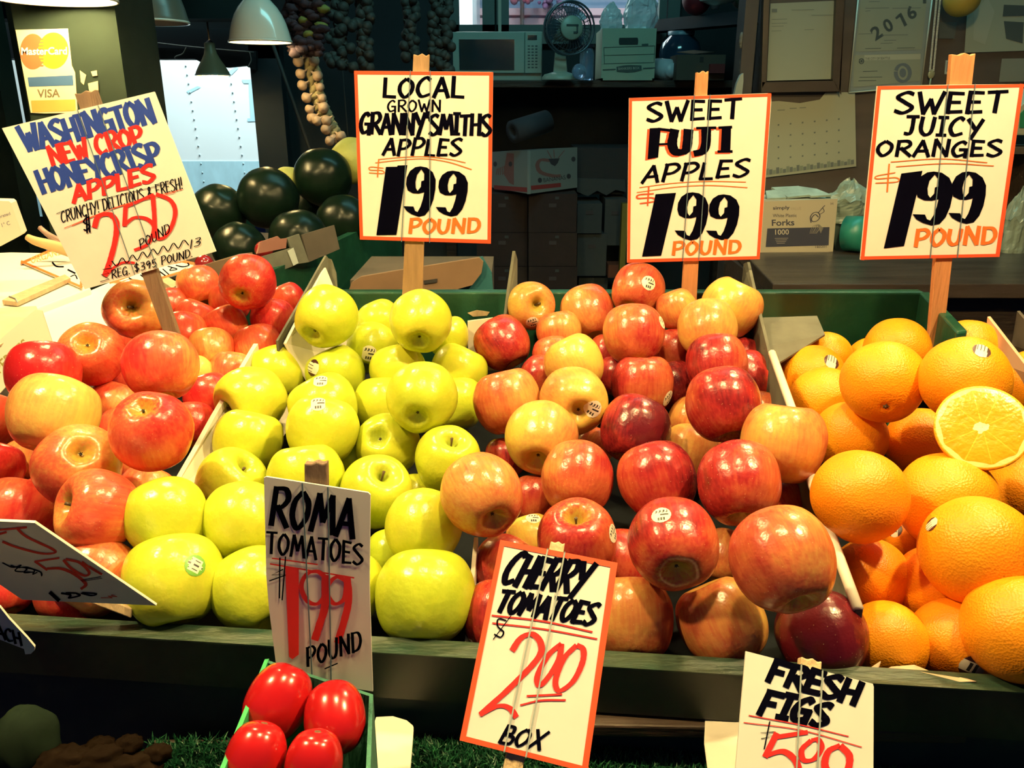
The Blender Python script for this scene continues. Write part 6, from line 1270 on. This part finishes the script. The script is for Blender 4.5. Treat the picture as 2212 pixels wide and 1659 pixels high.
c.fill([(1350, -20), (1378, -20), (1378, 30), (1350, 30)], m_ink2); c.build('papers', t)
mb = MB(); c.o.y = YN-.011; q = [c.pt(p) for p in ((800, -40), (1432, -40), (1336, 740), (718, 790))]; mb.slab(q, .001, M('clear_sleeve', (.8, .85, .85), .12, trans=1, alpha=.12), nrm=(0, 1, 0)); 
for e in ((q[0], q[3]), (q[1], q[2]), (q[3], q[2])): mb.tube(list(e), .0022, M('milky_plastic_edge', (.30, .33, .28), .4), 6)
mb.build('sleeve', t)
# calendar
c = wallcard([(0, 870), (120, 862), (300, 880), (470, 850), (520, 790), (770, 785), (780, 1420), (-20, 1518), (-20, 870)], M('calendar_paper', (.27, .29, .21), .7), '', dy=.006)
for i in range(6):
    for j in range(4): c.fill([(110+i*103, 1060+j*95-i*10), (124+i*103, 1058+j*95-i*10), (124+i*103, 1072+j*95-i*10), (110+i*103, 1074+j*95-i*10)], m_ink)
for i in range(26): c.fill([(10+i*29, 1440-i*3.4+(i % 3)*10), (36+i*29, 1437-i*3.4+(i % 3)*10), (36+i*29, 1490-i*3.6), (10+i*29, 1494-i*3.6)], m_ink if i % 2 else M('grey_calendar_border', (.16, .19, .14), .7))
for x0, x1, y in ((110, 170, 940), (215, 270, 925), (300, 350, 920)): c.ribbon([(x0, y), (x1, y-2)], 9, m_ink)
tag(c.build('wall_calendar'), 'faded curled month calendar sheet under the framed certificate', 'calendar')
# rosary, photos, notes
mb = MB()
for x0, x1 in ((1468, 1410), (1498, 1440)):
    for k in range(46):
        tt = k/45; q = PY(1652+(x0+(x1-x0)*tt)/3.95, (-20+tt*620)/3.95, YN-.012); mb.ball(q, .0036, M('pale_bead', (.42, .42, .36), .4), 6, 4)
t = T('rosary', 'string of small pale beads with an oval medal on the notice wall', 'beads', PY(2012, 180, YN-.012)); mb.build('beads', t); mb = MB(); q = PY(2012, 160, YN-.012); mb.ball(q, .010, M('dull_medal', (.26, .27, .16), .4), 16, 10, (1, .3, 1.3)); mb.tube([q-Vector((0, 0, .012)), q-Vector((0, 0, .05))], .0025, M('dull_medal', 0), 6); mb.build('medal', t)
mb = MB(); q = PY(2078, -2, YN-.07); mb.ball(q, .048, M('dull_yellow_gourd', (.34, .30, .06), .5), 28, 18, (1, 1, .95)); tag(mb.build('yellow_gourd'), 'dull yellow round gourd hanging at the top of the notice wall', 'gourd')
mb = MB(); mb.tube([q+Vector((0, 0, .04)), q+Vector((0, .06, .12))], .004, m_stem, 6); tag(mb.build('hook'), 'hook holding the yellow gourd on the notice wall', 'hook')
c = wallcard([(1740, -50), (2600, -50), (2600, 420), (1705, 450)], m_pg, '', dy=.004); c.fill([(2040, 40), (2300, 50), (2300, 135), (2030, 140)], m_ink2); c.fill([(2040, 180), (2210, 190), (2200, 370), (2060, 330)], m_ink2); c.fill([(1790, 100), (1900, -20), (1960, 100), (1880, 380), (1780, 340)], M('grey_leaf_print', (.25, .28, .22), .7)); tag(c.build('poster'), 'faded poster with photo panels at the upper picture corner', 'poster')
c = wallcard([(1545, 515), (1600, 512), (1590, 635), (1535, 632)], M('pale_blue_card', (.30, .36, .34), .6), '', dy=.004); c.fill([(1558, 528), (1595, 526), (1585, 612), (1550, 612)], M('blue_print', (.02, .06, .16), .5)); tag(c.build('small_card'), 'small blue and white card beside the orange sign stake top', 'card')
c = wallcard([(2025, 500), (2500, 495), (2500, 690), (2000, 700)], M('dim_paper', (.15, .17, .14), .7), '', dy=.004); tag(c.build('paper_note'), 'dim paper note under the poster at the picture edge', 'paper')
c = wallcard([(1490, 190), (1640, 190), (1620, 330), (1480, 330)], M('dark_print_card', (.045, .055, .05), .7), '', dy=.003); tag(c.build('dark_note'), 'dark printed note between the beads and the poster', 'paper')
# black wiring and splinters at the wall corner
mb = MB(); rq = random.Random(8); 
for k in range(14): a = PY(1600+rq.uniform(0, 22), 80+k*9, YN-.01); mb.ball(a, rq.uniform(.004, .009), M('chipped_white_flecks', (.10, .11, .10), .6), 6, 4, (1, .6, 1.6), .6)
tag(mb.build('peeling_strip'), 'peeling flecked strip on the dark corner beside the framed certificate', 'trim strip')
mb = MB(); mb.aabb(PY(1598, 120, YN).x, xw-.03, YN-.02, YN+.06, 0, 3.55, m_cord); struct('trim_8', mb)
mb = MB(); mb.slab([PY(1584, 214, 2.54), PY(1592, 180, 2.54), PY(1600, 162, 2.54), PY(1606, 158, 2.54), PY(1606, 175, 2.54), PY(1602, 214, 2.54)], .018, M('pale_grey_blade', (.22, .27, .24), .5)); tag(mb.build('cutting_board_edge'), 'pale curved board edge standing by the dark corner post', 'board')
# plastic forks carton
Yq = 2.40; t = T('forks_carton', 'white carton printed Forks on the dark counter', 'box', PZ(1725, 548, zct))
c = Card(1725, 485, Yq/ray(1725, 485).y, (.04, -1, 0), (1560, 360, 3.385)); cq = [(255, 255), (845, 235), (810, 622), (240, 642)]
m_fk = M('forks_carton_board', (.42, .38, .27), .7); m_fkd = M('forks_carton_navy', (.03, .035, .06), .6)
c.board(cq, .01, m_fk); c.fill([(330, 452), (785, 442), (778, 575), (318, 588)], m_fkd)
c.text('simply', (372, 322), (494, 318), 32, m_fkd, .015); c.text('VALUE', (500, 318), (578, 316), 22, M('pale_print', (.33, .30, .22), .6)); c.text('White Plastic', (370, 370), (545, 368), 24, m_fkd); c.text('Forks', (364, 434), (528, 430), 46, m_fkd, .015); c.text('1000', (388, 498), (488, 496), 38, M('forks_cream_print', (.50, .46, .35), .6), .005)
c.text('180201', (682, 596), (762, 592), 17, m_fkd); c.text('H', (795, 280), (812, 279), 18, m_fkd)
for k in range(7): c.ribbon([(640+k*8, 490), (660+k*10, 440+6*(k % 3)), (700, 425), (740-k*3, 450+k*6)], 4, M('forks_grey_print', (.20, .19, .15), .6), True)
c.ribbon([(650, 410), (645, 370), (665, 340), (700, 335), (715, 365), (695, 395), (660, 400), (655, 375), (680, 350), (705, 370)], 7, m_fkd, True); c.ribbon([(700, 340), (735, 300), (752, 283)], 6, m_fkd, True); c.ribbon([(712, 350), (745, 328), (735, 300)], 5, m_fkd, True)
for k in range(4): c.ribbon([(385+k*5, 525+k*12), (482-k*8, 523+k*12)], 3, M('forks_cream_print', 0))
c.build('front_panel', t)
mb = MB(); a, b, e = c.pt(cq[0]), c.pt(cq[1]), c.pt(cq[2]); mb.aabb(a.x+.002, b.x-.002, Yq+.012, YN-.02, zct, (a.z+b.z)/2-.001, m_fk); mb.build('carton_body', t)
mb = MB(); zt_ = a.z+.002
for k, q in enumerate(([(318, 175), (420, 165), (470, 225), (330, 232)], [(360, 150), (560, 140), (640, 205), (480, 222)], [(560, 142), (690, 160), (800, 205), (650, 215)])):
    c3 = [PY(1560+x/3.385, 360+y/3.385, Yq+.02+(235-y)*.0008) for x, y in q]; mb.slab(c3, .006, M('pale_green_paper', (.36, .44, .36), .6, (30, .35)))
tag(mb.build('paper_packets'), 'loose pale green printed packets lying on the forks carton', 'packets')
m_bag2 = M('cloudy_plastic_bag', (.30, .38, .30), .3, trans=.2, alpha=.9)
_mb = m_bag; m_bag = m_bag2; bag('cloudy white plastic bag bulging between forks carton and orange sign', 1782, 1888, 388, 480, 2.46, 15); bpy.data.objects['plastic_bag.002']['group'] = 'plastic bags on the counter' if 'plastic_bag.002' in bpy.data.objects else ''
bag('dim plastic produce bag on the counter past the orange sign', 2158, 2240, 405, 545, 2.40, 21); m_bag = _mb
mb = MB(); q = PY(1850, 485, 2.38); mb.lathe([(.02, -.03), (.05, -.03), (.05, .03), (.02, .03), (.02, -.03)], M('teal_tape', (.012, .17, .13), .4), (q.x+.012, 2.40, zct+.053), (.75, -.66, .05), 32); tag(mb.build('tape_roll'), 'teal roll of packing tape standing on the counter behind the orange sign', 'tape roll')
mb = MB(); mb.slab([PY(1795, 460, 2.44), PY(1850, 455, 2.44), PY(1860, 545, 2.44), PY(1805, 545, 2.44)], .03, M('dim_teal_packet', (.04, .07, .06), .6), nrm=(0, 1, 0)); tag(mb.build('packet'), 'dim teal packet leaning behind the tape roll', 'packet')
# scale and papers at the edge
t = T('shop_scale', 'pale shop scale with green display at the edge behind the orange sign', 'scale', PY(2240, 300, 2.42)); mb = MB(); mb.slab([PY(2196, 236, 2.42), PY(2250, 190, 2.42), PY(2330, 190, 2.42), PY(2330, 296, 2.42), PY(2190, 292, 2.42)], .1, M('scale_plastic', (.36, .40, .30), .5), nrm=(0, 1, 0)); mb.build('housing', t, bevel=.004); mb = MB(); mb.slab([PY(2205, 245, 2.417), PY(2245, 205, 2.417), PY(2300, 205, 2.417), PY(2300, 278, 2.417), PY(2203, 276, 2.417)], .003, M('scale_green_panel', (.02, .20, .09), .5), nrm=(0, 1, 0)); mb.build('display', t); mb = MB(); mb.aabb(PY(2160, 320, 2.42).x, PY(2360, 320, 2.42).x, 2.40, YN-.002, PY(2240, 332, 2.42).z, PY(2240, 318, 2.42).z, m_kraft_d); mb.build('tray', t); mb = MB(); q = PY(2260, 332, 2.42); mb.aabb(q.x-.03, q.x+.03, 2.44, 2.52, zct, q.z, m_dark); mb.build('column', t)
mb = MB(); mb.slab([PZ(2184, 524, zct+.003), PZ(2250, 505, zct+.003), PZ(2290, 520, zct+.003), PZ(2215, 540, zct+.003)], .002, m_wbox2, nrm=(0, 0, -1)); tag(mb.build('paper_sheet'), 'white paper sheet lying on the counter by the produce bag', 'paper')
